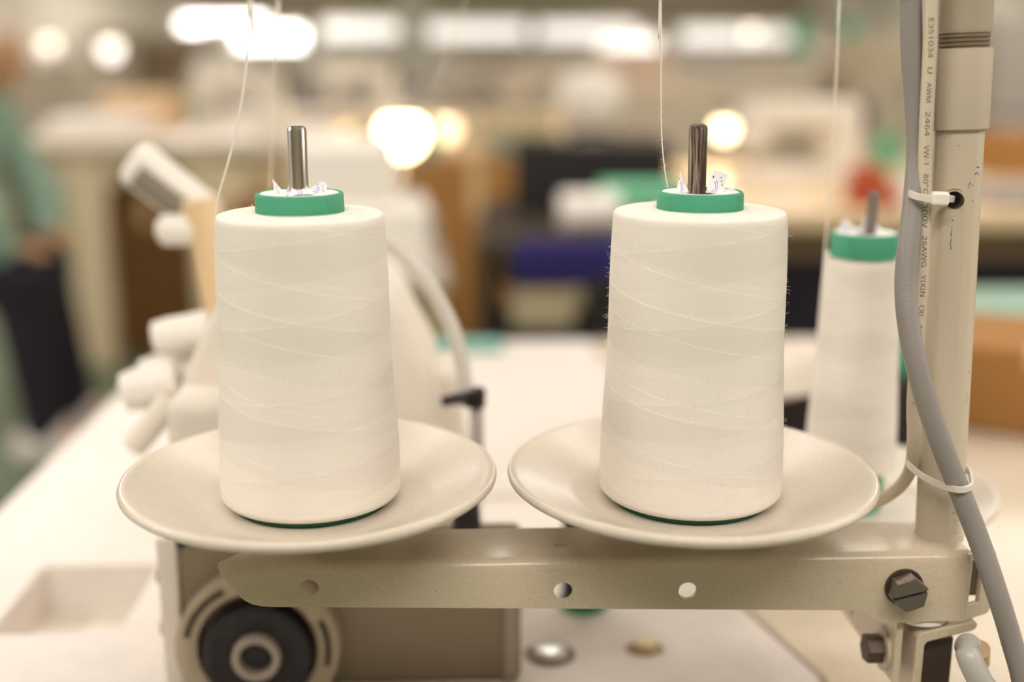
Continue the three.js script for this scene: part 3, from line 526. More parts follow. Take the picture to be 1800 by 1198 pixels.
/* ---------------- the overlock machine behind the left cone ---------------- */
{
  const o = V(-0.1468, TOP, -0.455), t = thing('overlock_machine', 'white overlock sewing machine with black handwheel standing behind the left thread cone', 'sewing machine', o, TURN);
  const W = 0.151;
  part('lower_body', box(0.135, 0.0705, 0.145, 0.004, 0.0675, 0.0355, -0.0835, 4), M.machine, t);
  part('front_panel', box(W, 0.071, 0.010, 0.003, W / 2, 0.0357, -0.005, 4), M.machineTan, t);
  part('corner_strip', box(0.0085, 0.0705, 0.004, 0.0015, 0.0015, 0.0356, 0.0012), M.machine, t);
  part('edge_strip', box(0.0055, 0.0705, 0.003, 0.001, W - 0.0048, 0.0356, 0.0008), M.ringGrey, t);
  const s = new THREE.Shape(); s.moveTo(-0.012, 0.0715); s.lineTo(-0.006, 0.112); s.quadraticCurveTo(0.010, 0.150, 0.018, 0.160); s.quadraticCurveTo(0.022, 0.166, 0.030, 0.166); s.lineTo(0.082, 0.166); s.quadraticCurveTo(0.092, 0.165, 0.098, 0.152); s.lineTo(0.112, 0.124); s.quadraticCurveTo(0.117, 0.100, 0.117, 0.0715); s.closePath();
  part('upper_body', extrude(s, 0.085, 0.004).translate(0, 0, -0.140), M.machine, t);
  part('front_cover', box(0.045, 0.045, 0.045, 0.006, 0.105, 0.094, -0.115, 4), M.machine, t);
  { const k = at(820, 915, 0.464).sub(o); part('black_knob', turned([[0, 0], [0.0056, 0], [0.0060, 0.0015], [0.0055, 0.0115], [0.0042, 0.0138], [0, 0.0142]], 32).translate(k.x * ct - k.z * st, 0.0705, k.x * st + k.z * ct), M.black, t); }
  part('cover_hump', box(0.05, 0.052, 0.03, 0.008, 0.022, 0.0975, -0.040, 4), M.machine, t);
  // belt guard ring, handwheel
  const hc = V(0.0385, 0.0205, 0.0);
  const guard = part('belt_guard', turned([[0.0255, 0], [0.0255, 0.009], [0.0275, 0.010], [0.0330, 0.010], [0.0345, 0.009], [0.0345, 0]], 72, 0.8).rotateX(Math.PI / 2).translate(hc.x, hc.y + 0.002, 0), std(0xa4967f, 0.45), t);
  const hw = part('handwheel', turned([[0, 0], [0.0228, 0], [0.0232, 0.004], [0.0228, 0.0085], [0.0215, 0.0095], [0.0185, 0.0092], [0.0165, 0.0075], [0.0115, 0.0070], [0.0112, 0.0062], [0, 0.0062]], 72, 0.8).rotateX(Math.PI / 2).translate(hc.x, hc.y, 0.004), M.black, t);
  part('hub_ring', turned([[0.0068, 0.005], [0.0070, 0.0098], [0.0078, 0.0106], [0.0095, 0.0106], [0.0103, 0.0098], [0.0105, 0.005]], 56, 0.9).rotateX(Math.PI / 2).translate(hc.x, hc.y, 0.004), M.ringGrey, hw);
  part('screw_hole', cylBetween(V(0.0065, 0.0705, -0.001), V(0.0065, 0.0705, 0.0014), 0.0045, 0.0045), M.black, t);
  part('guard_slot', new THREE.TorusGeometry(0.0300, 0.0014, 10, 40, 0.9).rotateZ(2.0).translate(hc.x, hc.y + 0.002, 0.0098), M.darkSteel, t);
  part('guard_slot', new THREE.TorusGeometry(0.0300, 0.0014, 10, 40, 0.7).rotateZ(-0.25).translate(hc.x, hc.y + 0.002, 0.0098), M.darkSteel, t);
  for (const y of [0.052, 0.028]) part('side_screw', cylBetween(V(-0.004, y, -0.004), V(0.002, y, -0.004), 0.0042), M.darkSteel, t);
  // tension dials on the sloping shoulder, on a dark rail
  const rail = part('dial_rail', extrude([[-0.004, 0.094], [0.016, 0.146], [0.012, 0.149], [-0.010, 0.097]], 0.024, 0.001).translate(0, 0, -0.11), M.darkSteel, t);
  const dialAt = (px, py, D, L, r, tilt) => {
    const p = at(px, py, D).sub(o); const q = V(p.x * ct - p.z * st, p.y, p.x * st + p.z * ct);
    const g = turned([[0, 0], [r * 0.86, 0], [r, r * 0.16], [r, L * 0.82], [r * 0.93, L * 0.84], [r * 0.93, L], [0, L]], 40, 0.7); g.rotateZ(Math.PI / 2 + 0.13 + tilt); g.translate(q.x + L / 2, q.y + 0.002, q.z);
    part('tension_dial', g, M.whitePlastic, t);
    part('dial_post', cylBetween(V(q.x + L * 0.3, q.y, q.z), V(q.x + L / 2 + 0.012, q.y - 0.003, q.z), 0.0035), M.steel, rail);
  };
  dialAt(322, 584, 0.56, 0.0275, 0.0092, 0.05);
  dialAt(298, 645, 0.57, 0.0275, 0.0085, 0.08);
  dialAt(268, 672, 0.545, 0.0270, 0.0105, 0.12);
  part('looper_lever', [sweep([at(300, 700, 0.53), at(268, 745, 0.53), at(236, 785, 0.53)].map((p) => { p.sub(o); return V(p.x * ct - p.z * st, p.y, p.x * st + p.z * ct); }), 0.006)], M.machine, t);
  part('lever_knob', box(0.011, 0.02, 0.012, 0.003, -0.0065, 0.085, -0.07), M.black, t);
}
{
  // white air hose that arches out of the machine, and its black clamp on a post
  const h = thing('air_hose', 'translucent white air hose arching down from behind the left cone to the black clamp', 'hose', V(0, 0, 0));
  part('hose_tube', sweep([at(600, 425, 0.535), at(650, 420, 0.53), at(700, 437, 0.525), at(748, 492, 0.52), at(786, 556, 0.518), at(808, 618, 0.516), at(820, 692, 0.515)], 0.0036, { seg: 20 }), M.hose, h);
  const p = thing('clamp_post', 'grey upright post with a black screw clamp holding the white air hose', 'post', V(0, 0, 0));
  const a = at(838, 700, 0.515), b = V(a.x, TOP + 0.0715, a.z);
  part('post', cylBetween(b, a, 0.0032), std(0xb8b2aa, 0.4), p);
  part('screw_clamp', [sweep([at(776, 706, 0.513), at(806, 700, 0.513), at(838, 697, 0.513)], (u) => 0.0024 + 0.0012 * u, { seg: 16 }), cylBetween(at(834, 684, 0.514), at(834, 712, 0.514), 0.0052)], M.blackGloss, p);
  part('post_collar', cylBetween(b, V(b.x, b.y + 0.006, b.z), 0.006), M.black, p);
}
{
  // green round plug and two bolts sunk in the tabletop
  const y = TOP;
  const gp = at(1025, 1062, 0.535); const g = thing('black_pot', 'black cylinder with a green base rim on the table behind the arm', 'cylinder', V(gp.x, y, gp.z));
  part('base_rim', turned([[0, 0], [0.0122, 0], [0.0127, 0.001], [0.0126, 0.0024], [0.0118, 0.0030], [0, 0.0030]], 48, 0.8), M.green, g);
  part('pot_body', turned([[0, 0.003], [0.0104, 0.003], [0.0108, 0.004], [0.0108, 0.059], [0.0100, 0.060], [0, 0.060]], 48, 0.8), M.black, g);
  const pp = near(0.058, y, -0.84), pl = thing('bed_plate', 'thin white plate lying on the table behind the two front saucers', 'plate', pp, TURN);
  part('plate_sheet', box(0.15, 0.0035, 0.32, 0.001, 0, 0.00175, 0), M.table, pl);
  const bp = at(967, 1168, 0.485), b = thing('table_screw', 'chrome domed screw set in the white tabletop, left of the brass one', 'screw', V(bp.x, y, bp.z));
  part('screw_head', turned([[0, 0], [0.0078, 0], [0.0082, 0.0008], [0.0076, 0.0045], [0.0055, 0.0062], [0.003, 0.0068], [0, 0.007]], 40, 0.8), std(0xf1efec, 0.2, { metalness: 0.2 }), b);
  part('recess_ring', turned([[0.0082, 0], [0.0118, 0], [0.0112, 0.0006], [0.0082, 0.0004]], 40), M.steel, b);
  const cp = at(1133, 1156, 0.49), c = thing('table_screw', 'pale brass screw set in the white tabletop, right of the chrome one', 'screw', V(cp.x, y, cp.z));
  part('screw_head', turned([[0, 0], [0.0048, 0], [0.005, 0.0006], [0.0045, 0.0042], [0.003, 0.0052], [0, 0.0054]], 32, 0.8), std(0xefdcb4, 0.35), c);
  part('recess_ring', turned([[0.005, 0], [0.0092, 0], [0.0088, 0.0006], [0.005, 0.0004]], 40).scale(1, 1, 0.75), std(0x9c8664, 0.5), c);
  // paper scrap on the rear saucer
  const s = at(1718, 838, 0.475);
  tag(part('paper_scrap', box(0.012, 0.0006, 0.006, 0.0002, 0, 0, 0).rotateZ(-0.25).translate(C.x + 0.047, C.y - 0.0062, C.z + 0.004), M.paper, scene), 'small white paper scrap lying on the rear saucer right of the pole', 'paper');
}
{
  // upper left: tilted cream tube with a grey label on a pale wooden peg
  const D = 0.62, t = thing('thread_tube', 'tilted white thread tube with a grey label leaning left of the left cone', 'thread tube', V(0, 0, 0));
  const a = at(232, 282, D), b = at(372, 388, D);
  part('tube_body', cylBetween(a, b, 0.0128, 0.0120, 40, 0.003), M.whitePlastic, t);
  const dir = b.clone().sub(a).normalize();
  const lab = new THREE.CylinderGeometry(0.01305, 0.01305, 0.030, 32, 1, true, -0.35, 1.1); lab.applyQuaternion(new THREE.Quaternion().setFromUnitVectors(V(0, 1, 0), dir)); 
  const m0 = a.clone().lerp(b, 0.45); lab.translate(m0.x, m0.y, m0.z);
  part('grey_label', lab, std(0x8d8478, 0.7, { side: THREE.DoubleSide }), t);
  const w = thing('wooden_peg', 'pale wooden peg with a white rounded cap left of the left cone', 'peg', V(0, 0, 0));
  part('peg_shaft', sweep([at(350, 350, 0.6), at(362, 400, 0.6), at(376, 480, 0.6), at(392, 560, 0.6)], 0.0095, { seg: 24 }), std(0xe3c79c, 0.55), w);
  part('peg_cap', cylBetween(at(278, 404, 0.6), at(360, 404, 0.6), 0.0082, 0.0082, 32, 0.003), M.whitePlastic, w);
}
/* ---------------- things at the back and right of the near table ---------------- */
{
  const D = 0.745, p = at(1300, 650, D), base = V(p.x, TOP, -D);
  const k = thing('motor_box', 'low black box at the back of the table under the far saucer', 'box', V(at(1450, 700, 0.78).x, TOP, -0.80), TURN);
  part('box_body', box(0.13, 0.046, 0.06, 0.004, 0, 0.023, 0), M.black, k);
  part('box_lid', box(0.126, 0.004, 0.056, 0.001, 0, 0.048, 0), M.darkSteel, k);
  const d = thing('spool_disc', 'cream saucer disc of a second stand behind the right thread cone', 'disc', V(p.x, TOP + 0.067, -D));
  part('disc_plate', discGeo.clone(), M.disc, d);
  part('disc_stem', turned([[0, -0.067], [0.02, -0.067], [0.02, -0.062], [0.006, -0.058], [0.006, -0.011], [0, -0.011]], 32), M.paint, d);
  const g = thing('green_bobbin', 'green plastic bobbin standing on the black box behind the rear cone', 'bobbin', V(at(1578, 690, 0.8).x, TOP + 0.05, -0.80));
  part('bobbin_body', turned([[0, 0], [0.014, 0], [0.0145, 0.001], [0.012, 0.036], [0.0115, 0.038], [0, 0.038]], 40), M.green, g);
}
function cardboardBox(name, label, p, w, h, d, turn, m = M.cardboard) {
  const t = thing(name, label, 'box', p, turn);
  part('carton', box(w, h, d, 0.004, 0, h / 2, 0), m, t);
  part('tape', [box(w * 0.12, 0.002, d * 0.99, 0.0005, 0, h + 0.0006, 0), box(w * 0.12, h * 0.2, 0.002, 0.0005, 0, h * 0.9, d / 2 + 0.0006)], M.tape, t);
  for (const s of [-1, 1]) part('flap', box(w * 0.494, 0.003, d * 0.99, 0.001, s * w * 0.249, h - 0.0005, 0), m, t);
  return t;
}
cardboardBox('cardboard_box', 'brown cardboard carton on the near table, at the right edge behind the pole', V(at(1835, 740, 0.85).x, TOP, -0.855), 0.17, 0.062, 0.13, -0.5);
{
  const t = thing('teal_cushion', 'folded teal cloth lying behind the cardboard carton right of the pole', 'cloth', V(at(1800, 545, 1.25).x, 0, -1.30));
  part('cloth_stack', [box(0.26, 0.03, 0.18, 0.013, 0, 0.70, 0, 4), box(0.24, 0.03, 0.17, 0.013, 0.01, 0.728, 0, 4), box(0.23, 0.03, 0.16, 0.013, 0, 0.756, 0, 4)], M.teal, t);
  part('cloth_stool', [box(0.3, 0.03, 0.24, 0.005, 0, 0.67, 0), ...[[-1, -1], [1, -1], [-1, 1], [1, 1]].map(([a, b]) => cylBetween(V(a * 0.12, 0, b * 0.09), V(a * 0.12, 0.66, b * 0.09), 0.012))], M.edge, t);
}

/* ---------------- the hall behind: tables, machines, boxes, lamps ---------------- */
function workTable(label, p, w, d, turn, o = {}) {
  const { h = 0.77, m = M.tableCream, legs = M.legBeige, inset = 0.07, lw = 0.07, panel } = o;
  const t = thing('work_table', label, 'table', p, turn);
  part('tabletop', box(w, 0.035, d, 0.004, 0, h - 0.0175, 0), m, t);
  for (const s of [-1, 1]) part('apron', box(w - 0.1, 0.06, 0.02, 0.002, 0, h - 0.065, s * (d / 2 - 0.06)), legs, t);
  for (const [a, b] of [[-1, 1], [1, 1], [-1, -1], [1, -1]]) part('leg', box(lw, h - 0.035, 0.06, 0.004, a * (w / 2 - inset), (h - 0.035) / 2, b * (d / 2 - 0.06)), legs, t);
  if (panel) part('modesty_panel', box(w - 2 * inset, 0.45, 0.015, 0.002, 0, h - 0.27, d / 2 - 0.06), panel, t);
  return t;
}
function headMachine(label, p, turn, s = 1, m = M.machine) {             // industrial lockstitch head
  const t = thing('sewing_machine', label, 'sewing machine', p, turn);
  const k = (g) => g.scale(s, s, s);
  part('bed', k(box(0.48, 0.05, 0.18, 0.008, 0, 0.025, 0)), m, t);
  part('pillar', k(box(0.11, 0.24, 0.14, 0.02, 0.17, 0.165, 0, 4)), m, t);
  part('arm', k(box(0.40, 0.10, 0.12, 0.025, 0.0, 0.245, 0, 4)), m, t);
  part('head', k(box(0.09, 0.17, 0.11, 0.015, -0.19, 0.21, 0, 4)), m, t);
  const w = part('handwheel', k(cylBetween(V(0.235, 0.235, 0), V(0.275, 0.235, 0), 0.065, 0.062, 32, 0.008)), M.black, t);
  part('hub', k(cylBetween(V(0.274, 0.235, 0), V(0.284, 0.235, 0), 0.02)), M.steel, w);
  part('needle_bar', k(cylBetween(V(-0.19, 0.055, 0), V(-0.19, 0.14, 0), 0.006)), M.chrome, t);
  part('presser_foot', k(box(0.02, 0.008, 0.035, 0.002, -0.19, 0.054, 0.01)), M.chrome, t);
  return t;
}
function lampHead(label, p, r, m, power, h = 0.26) {                     // small work lamp on a bent neck
  const t = thing('work_lamp', label, 'lamp', p);
  part('bulb', new THREE.SphereGeometry(r, 24, 16), m, t);
  part('shade', turned([[r * 0.4, r * 1.3], [r * 0.8, r * 1.25], [r * 1.25, r * 0.75], [r * 1.3, r * 0.7], [r * 0.85, r * 1.15], [r * 0.4, r * 1.2]], 32), M.duct, t);
  part('neck', sweep([V(0, r * 1.2, 0), V(r * 1.2, r * 2.4, -r), V(r * 2.6, r * 1.2, -r * 2), V(r * 3, -h * 0.5, -r * 2.2), V(r * 3, -h, -r * 2.2)], 0.008, { seg: 8, n: 30 }), M.steel, t);
  const l = new THREE.PointLight(new THREE.Color(1, 0.78, 0.48), power, 0, 2); l.castShadow = true; l.shadow.radius = r * 0.7 / 0.02; t.add(l);
  return t;
}
function bgCone(label, p, s, m, group) {
  const t = thing('thread_cone', label, 'thread cone', p, 0, group);
  part('winding', turned([[0, 0.006], [0.032 * s, 0.006], [0.033 * s, 0.01], [0.022 * s, 0.12 * s], [0.02 * s, 0.124 * s], [0, 0.124 * s]], 28), m, t);
  part('core', turned([[0, 0], [0.026 * s, 0], [0.026 * s, 0.006], [0, 0.006]], 24), M.whitePlastic, t);
  return t;
}
const onFloor = (px, D) => V(at(px, 300, D).x, 0, -D);
const onTop = (px, D, h = 0.77) => V(at(px, 300, D).x, h, -D);
// left: long cream table with cartons below
workTable('long cream worktable behind at the left, with broad beige legs', onFloor(330, 4.5), 1.15, 1.2, 0.02, { inset: 0.37, lw: 0.12 });
cardboardBox('cardboard_box', 'large brown carton under the long cream worktable at the left', onFloor(275, 4.30), 0.36, 0.58, 0.4, 0.05, M.cardboardDark);
cardboardBox('cardboard_box', 'brown carton on the floor right of the carton under the long cream worktable', onFloor(490, 4.5), 0.36, 0.50, 0.4, -0.06, M.cardboard);
function clothStack(label, p, w, d, n, m, th = 0.035, group) {
  const t = thing('folded_cloth', label, 'cloth', p, rr(-0.15, 0.15), group);
  for (let i = 0; i < n; i++) part('fold', box(w - 0.02 * (i % 2), th, d - 0.02 * (i % 2), th * 0.45, rr(-0.01, 0.01), th * (i + 0.5), 0, 4), m, t);
  return t;
}
const whiteCloth = std(0xf2ece4, 0.9), peachCloth = std(0xe6c7a0, 0.9), greyCloth = std(0xa09a94, 0.9);
clothStack('stack of folded white cloth on the long cream worktable at the left', onTop(190, 4.35), 0.34, 0.3, 2, whiteCloth);
clothStack('folded tan cloth behind the white stack on the long cream worktable', onTop(262, 4.8), 0.3, 0.22, 4, peachCloth);
headMachine('pale sewing machine on the long cream worktable, behind the left thread', onTop(430, 4.75), 0.1, 0.75);
// second row, around camera height: cream cabinets
function cabinet(label, p, w, h, d, m, knobs = 3) {
  const t = thing('cabinet', label, 'cabinet', p, 0);
  part('carcass', box(w, h, d, 0.004, 0, h / 2, 0), m, t);
  for (let i = 0; i < knobs; i++) { const dr = part('drawer', box(w - 0.05, h / knobs - 0.03, 0.02, 0.003, 0, h * (i + 0.5) / knobs, d / 2 + 0.008), m, t); part('handle', box(0.14, 0.015, 0.02, 0.004, 0, h * (i + 0.5) / knobs, d / 2 + 0.026), M.steel, dr); }
  return t;
}
const paleMetal = std(0xd2c4ae, 0.6), greyMetal = std(0xb9b0a6, 0.6), khaki = std(0x9c8a68, 0.7), brownWood = std(0x7a6448, 0.7);
cabinet('pale cabinet behind the left worktable, leftmost of the cabinet row', onFloor(140, 8.2), 0.7, 1.02, 0.5, paleMetal);
cabinet('grey cabinet with steel handles, second in the cabinet row', onFloor(310, 8.6), 0.38, 0.86, 0.5, khaki);
cabinet('pale cabinet with a green cone on top, third in the cabinet row', onFloor(430, 8.0), 0.6, 0.96, 0.5, paleMetal);
cabinet('wide pale cabinet behind the left thread cone spindle, fourth in the cabinet row', onFloor(612, 8.4), 0.6, 0.92, 0.5, greyMetal);
bgCone('green thread cone standing at the left on the long worktable edge', onTop(336, 5.05), 0.85, M.green);
bgCone('white thread cone on the fourth cabinet of the row', V(at(560, 200, 8.3).x, 0.92, -8.3), 1.6, M.thread);
bgCone('white thread cone on the third cabinet of the row', V(at(410, 200, 7.95).x, 0.96, -7.95), 1.4, M.thread);
// round work lamps seen far left
lampHead('round pale lamp far back at the left edge, left of two', at(85, 80, 13), 0.085, M.lampFar, 0.5, at(85, 80, 13).y - 0.77);
lampHead('round bright lamp far back at the left, right of two', at(194, 88, 13), 0.10, M.lampFar2, 0.5, at(194, 88, 13).y - 0.77);
lampHead('small round lamp far back above the right thread cone', at(1322, 60, 13), 0.07, M.lampFar, 0.5, at(1322, 60, 13).y - 0.77);
for (const [n, px] of [['left', 140], ['right', 1330]]) {
  workTable(`far worktable carrying round lamps at the ${n} back of the hall`, onFloor(px, 13.2), 1.9, 0.7, 0);
}
// far row of fluorescent battens over the last tables, hung low
[[-4.6, 1.56, -19.2, 1.35, 7, 'far bright tube light above the left thread, blown white'], [-4.0, 1.39, -18.6, 1.5, 7, 'far bright tube light just below and left of its neighbour'], [-2.35, 1.53, -19.6, 1.5, 0.8, 'far pale tube light between the bright one and the white column'], [-0.55, 1.50, -19.4, 1.6, 0.85, 'far pale tube light right of the white column'], [1.2, 1.49, -19.4, 1.6, 0.85, 'far pale tube light left of the right thread'], [1.75, 1.25, -18.0, 0.85, 1.15, 'far short tube light under the long pale row near the right thread'], [3.6, 1.42, -19.4, 1.8, 0.5, 'far dim tube light right of the right thread']].forEach(([x, y, z, L, e, label]) => {
  const t = thing('fluorescent_light', label, 'ceiling light', V(x, y, z), 0);
  const m = M['farTube' + e] ??= new THREE.MeshStandardMaterial({ color: 0xffffff, emissive: WARM, emissiveIntensity: e, roughness: 0.5 });
  part('housing', box(L, 0.06, 0.30, 0.008, 0, 0.15, 0), M.duct, t);
  part('diffuser', box(L - 0.02, 0.26, 0.24, 0.03, 0, 0, 0, 4), m, t);
  for (const s of [-1, 1]) part('hanger', cylBetween(V(s * L / 3, 0.17, 0), V(s * L / 3, CEIL - y, 0), 0.012, 0.012, 8), M.beam, t);
  const l = new THREE.RectAreaLight(WARM, e * 0.8, L, 0.24); l.position.set(0, -0.14, 0); l.rotation.x = -Math.PI / 2; t.add(l);
});
struct('column', box(0.30, CEIL, 0.30, 0.01, at(724, 60, 14.5).x, CEIL / 2, -14.5), M.column).name = 'column';
struct('trim_1', box(2 * HX, 0.24, 0.3, 0.01, 0, 1.86, -23), M.beam).name = 'trim_1';
// middle: cartons, white machine on its low table, green cone
cardboardBox('cardboard_box', 'tall brown carton in the middle, left of the blue chair', onFloor(815, 3.6), 0.34, 0.74, 0.36, 0.25);
cardboardBox('cardboard_box', 'brown carton behind the tall middle carton, left and higher', onFloor(690, 4.3), 0.42, 0.62, 0.3, 0.1, M.cardboard);
workTable('small pale table under the white machine in the middle', onFloor(655, 2.5), 0.30, 0.42, 0.1, { h: 0.62, m: M.machine, inset: 0.03, lw: 0.04 });
{
  const t = thing('bag_machine', 'white machine housing on the small pale table in the middle', 'machine', V(at(640, 400, 2.5).x, 0.62, -2.48), 0.12);
  const hm = std(0xf8f2e8, 0.55);
  part('lower_housing', box(0.28, 0.13, 0.26, 0.02, 0, 0.065, 0, 4), hm, t);
  part('upper_housing', box(0.21, 0.13, 0.2, 0.025, -0.03, 0.195, 0, 4), hm, t);
  part('side_knob', cylBetween(V(0.138, 0.07, 0.03), V(0.158, 0.07, 0.03), 0.03), M.ringGrey, t);
}
bgCone('green thread cone standing on the tall brown middle carton', V(at(775, 300, 3.55).x - 0.02, 0.744, -3.55), 0.85, M.green);
clothStack('folded peach cloth on the tall brown middle carton', V(at(815, 320, 3.6).x, 0.744, -3.6), 0.16, 0.16, 1, peachCloth, 0.045);
// warm lamps on the tables behind
workTable('cream worktable behind the middle carton with the glowing warm lamp', onFloor(720, 6.4), 1.9, 0.8, 0);
lampHead('glowing warm work lamp in the middle, brightest in the hall', at(706, 236, 4.85), 0.085, M.bulb, 0.7, at(706, 236, 4.85).y - 0.6);
lampHead('small dim amber lamp just right of the brightest warm lamp', at(785, 228, 4.85), 0.05, M.bulbAmber, 0.2, at(785, 228, 4.85).y - 0.6);
lampHead('glowing amber lamp behind the dark spindle of the right cone', at(1273, 228, 2.95), 0.025, M.bulbDim, 0.12, at(1273, 228, 2.95).y - 0.77);
workTable('worktable behind the brightest lamp holding two warm lamps', onFloor(785, 4.95), 0.7, 0.5, 0, { h: 0.6 });
for (const [px, D, i] of [[640, 6.3, 0], [850, 6.5, 1], [960, 6.2, 2]]) headMachine(['pale sewing machine left of the brightest warm lamp, on the cream table', 'grey sewing machine right of the brightest warm lamp, on the cream table', 'pale sewing machine at the right end of the cream table'][i], onTop(px, D), [0.2, -0.1, 0.5][i], 0.8, [M.machine, greyMetal, paleMetal][i]);
// right middle: dark machine, white hanging cover, green cloth, white roll, blue chair
workTable('peach topped worktable on the right side behind the right thread cone', onFloor(1790, 2.6), 1.5, 1.0, 0, { m: std(0xe9cfa6, 0.45), panel: M.trousers, legs: brownWood });
workTable('dark worktable carrying the black machine behind the blue chair', onFloor(1020, 2.56), 0.44, 0.7, 0, { m: M.darkSteel, legs: M.black, h: 0.70, inset: 0.02, lw: 0.03 });
{
  const t = thing('machine_case', 'black machine case with a lid on the dark table behind the blue chair', 'case', onTop(1040, 2.76, 0.70), -0.05);
  part('case_body', box(0.36, 0.135, 0.2, 0.012, 0, 0.0675, 0, 4), M.black, t);
  part('case_lid', box(0.365, 0.02, 0.205, 0.009, 0, 0.143, 0, 4), M.blackGloss, t);
  part('case_handle', sweep([V(-0.05, 0.15, 0.02), V(-0.04, 0.168, 0.02), V(0.04, 0.168, 0.02), V(0.05, 0.15, 0.02)], 0.006, { seg: 10, n: 30 }), M.black, t);
  const c = thing('machine_cover', 'white rounded lamp cover standing behind the black machine', 'cover', V(at(1037, 200, 3.75).x, 0, -3.75));
  part('cover_stand', cylBetween(V(0, 0, 0), V(0, 0.80, 0), 0.02, 0.02), M.steel, c);
  part('cover_shell', turned([[0, 0.79], [0.03, 0.80], [0.065, 0.83], [0.10, 0.90], [0.105, 0.95], [0.08, 1.0], [0, 1.015]], 40, 0.9), std(0xfbf3ea, 0.6), c);
  part('cover_base', cylBetween(V(0, 0, 0), V(0, 0.02, 0), 0.16), M.steel, c);
}
clothStack('folded pale peach cloth right of the white cover in the middle', V(at(1110, 150, 4.4).x, 0.93, -4.4), 0.3, 0.22, 3, std(0xe3cdb8, 0.9), 0.05);
cabinet('pale cabinet under the peach cloth behind the black machine', onFloor(1110, 4.4), 0.55, 0.93, 0.4, paleMetal);
clothStack('mint green folded cloth on the dark table behind the right cone', V(at(1118, 330, 2.5).x, 0.70, -2.5), 0.17, 0.14, 3, M.greenCloth, 0.026);
{
  const t = thing('fabric_roll', 'white fabric roll on the dark table, left of the mint cloth', 'fabric roll', V(at(1036, 350, 2.35).x, 0.70 + 0.04, -2.34), 0.05);
  part('roll_body', cylBetween(V(-0.06, 0, 0), V(0.06, 0, 0), 0.04, 0.04, 32, 0.006), whiteCloth, t);
  part('roll_core', cylBetween(V(-0.064, 0, 0), V(0.064, 0, 0), 0.013), M.cardboard, t);
}
{
  const t = thing('office_chair', 'blue backed office chair with black seat beyond the near table', 'chair', V(at(1052, 455, 1.75).x, 0, -1.78), Math.PI + 0.05);
  part('backrest', box(0.27, 0.068, 0.035, 0.017, 0.0, 0.748, -0.10, 4), M.blueCloth, t);
  part('back_post', box(0.045, 0.32, 0.018, 0.006, 0, 0.57, -0.125), M.black, t);
  part('seat', box(0.36, 0.06, 0.36, 0.028, 0, 0.44, 0.08, 4), M.black, t);
  part('gas_post', cylBetween(V(0, 0.08, 0.08), V(0, 0.42, 0.08), 0.025), M.black, t);
  const base = part('star_base', Array.from({ length: 5 }, (_, k) => box(0.26, 0.03, 0.04, 0.008, 0.13, 0.075, 0).rotateY(k * 1.2566).translate(0, 0, 0.08)), M.black, t);
  for (let k = 0; k < 5; k++) part('caster', cylBetween(V(-0.012, 0.028, 0), V(0.012, 0.028, 0), 0.028).translate(0.25, 0, 0).rotateY(k * 1.2566).translate(0, 0, 0.08), M.blackGloss, base);
}
clothStack('blue folded cloth lying low between the right cone and the rear cone', V(at(1400, 575, 1.42).x, 0.40, -1.42), 0.12, 0.12, 2, std(0x4a428a, 0.9), 0.03);
{ const p = V(at(1400, 575, 1.42).x, 0, -1.42), t = thing('low_stool', 'low black stool under the blue folded cloth', 'stool', p); part('seat', box(0.16, 0.03, 0.16, 0.01, 0, 0.385, 0), M.black, t); for (const [a, b] of [[-1, -1], [1, -1], [-1, 1], [1, 1]]) part('leg', box(0.02, 0.37, 0.02, 0.003, a * 0.065, 0.185, b * 0.065), M.black, t); }
for (const [px, D, w, h, i] of [[952, 2.3, 0.12, 0.07, 0], [1075, 2.3, 0.09, 0.07, 1]]) cardboardBox('storage_box', ['beige storage box left of the blue chair post', 'beige storage box right of the blue chair post'][i], V(at(px, 520, D).x, 0.525, -D), w, h, 0.15, 0.03, std(0xb7a98a, 0.8));
{ const t = thing('low_bench', 'low dark bench under the two beige storage boxes', 'bench', onFloor(1012, 2.32)); part('bench_top', box(0.33, 0.03, 0.2, 0.004, 0, 0.51, 0), M.black, t); for (const s of [-1, 1]) part('leg', box(0.03, 0.495, 0.18, 0.003, s * 0.14, 0.2475, 0), M.black, t); }
// right: machine, garments and cones on the peach table
headMachine('white sewing machine on the peach table, right of the amber lamp', onTop(1400, 2.6), 0.35, 0.62, M.machine);
clothStack('orange red garment folded on the peach table behind the rear cone', V(at(1528, 360, 2.2).x, 0.77, -2.2), 0.075, 0.12, 2, M.redCloth, 0.036);
clothStack('white folded cloth beside the orange red garment on the peach table', V(at(1612, 370, 2.2).x, 0.77, -2.2), 0.09, 0.14, 2, whiteCloth, 0.02);
bgCone('green thread cone on the peach table left of the grey cable', onTop(1556, 2.95), 0.8, M.green);
bgCone('pale mint thread cone on the peach table beside the grey cable', onTop(1600, 2.5), 0.6, std(0xa9c8a8, 0.8));
cabinet('tall pale cabinet behind the peach table, left one', onFloor(1272, 5.2), 0.75, 0.98, 0.5, paleMetal);
cabinet('tall pale cabinet behind the peach table, middle one', onFloor(1560, 5.0), 0.48, 1.12, 0.5, std(0xc4b59c, 0.6));
cabinet('tall pale cabinet behind the peach table, rightmost beyond the pole', onFloor(1790, 5.2), 0.6, 1.22, 0.5, greyMetal);
for (const [px, D, s, i] of [[1408, 6.2, 1.5, 0], [1492, 6.4, 1.5, 1]]) bgCone(['green thread cone high on the shelf at the top right, left one', 'green thread cone high on the shelf at the top right, beside the rear thread'][i], V(at(px, 50, D).x, 1.06, -D), s, M.green);
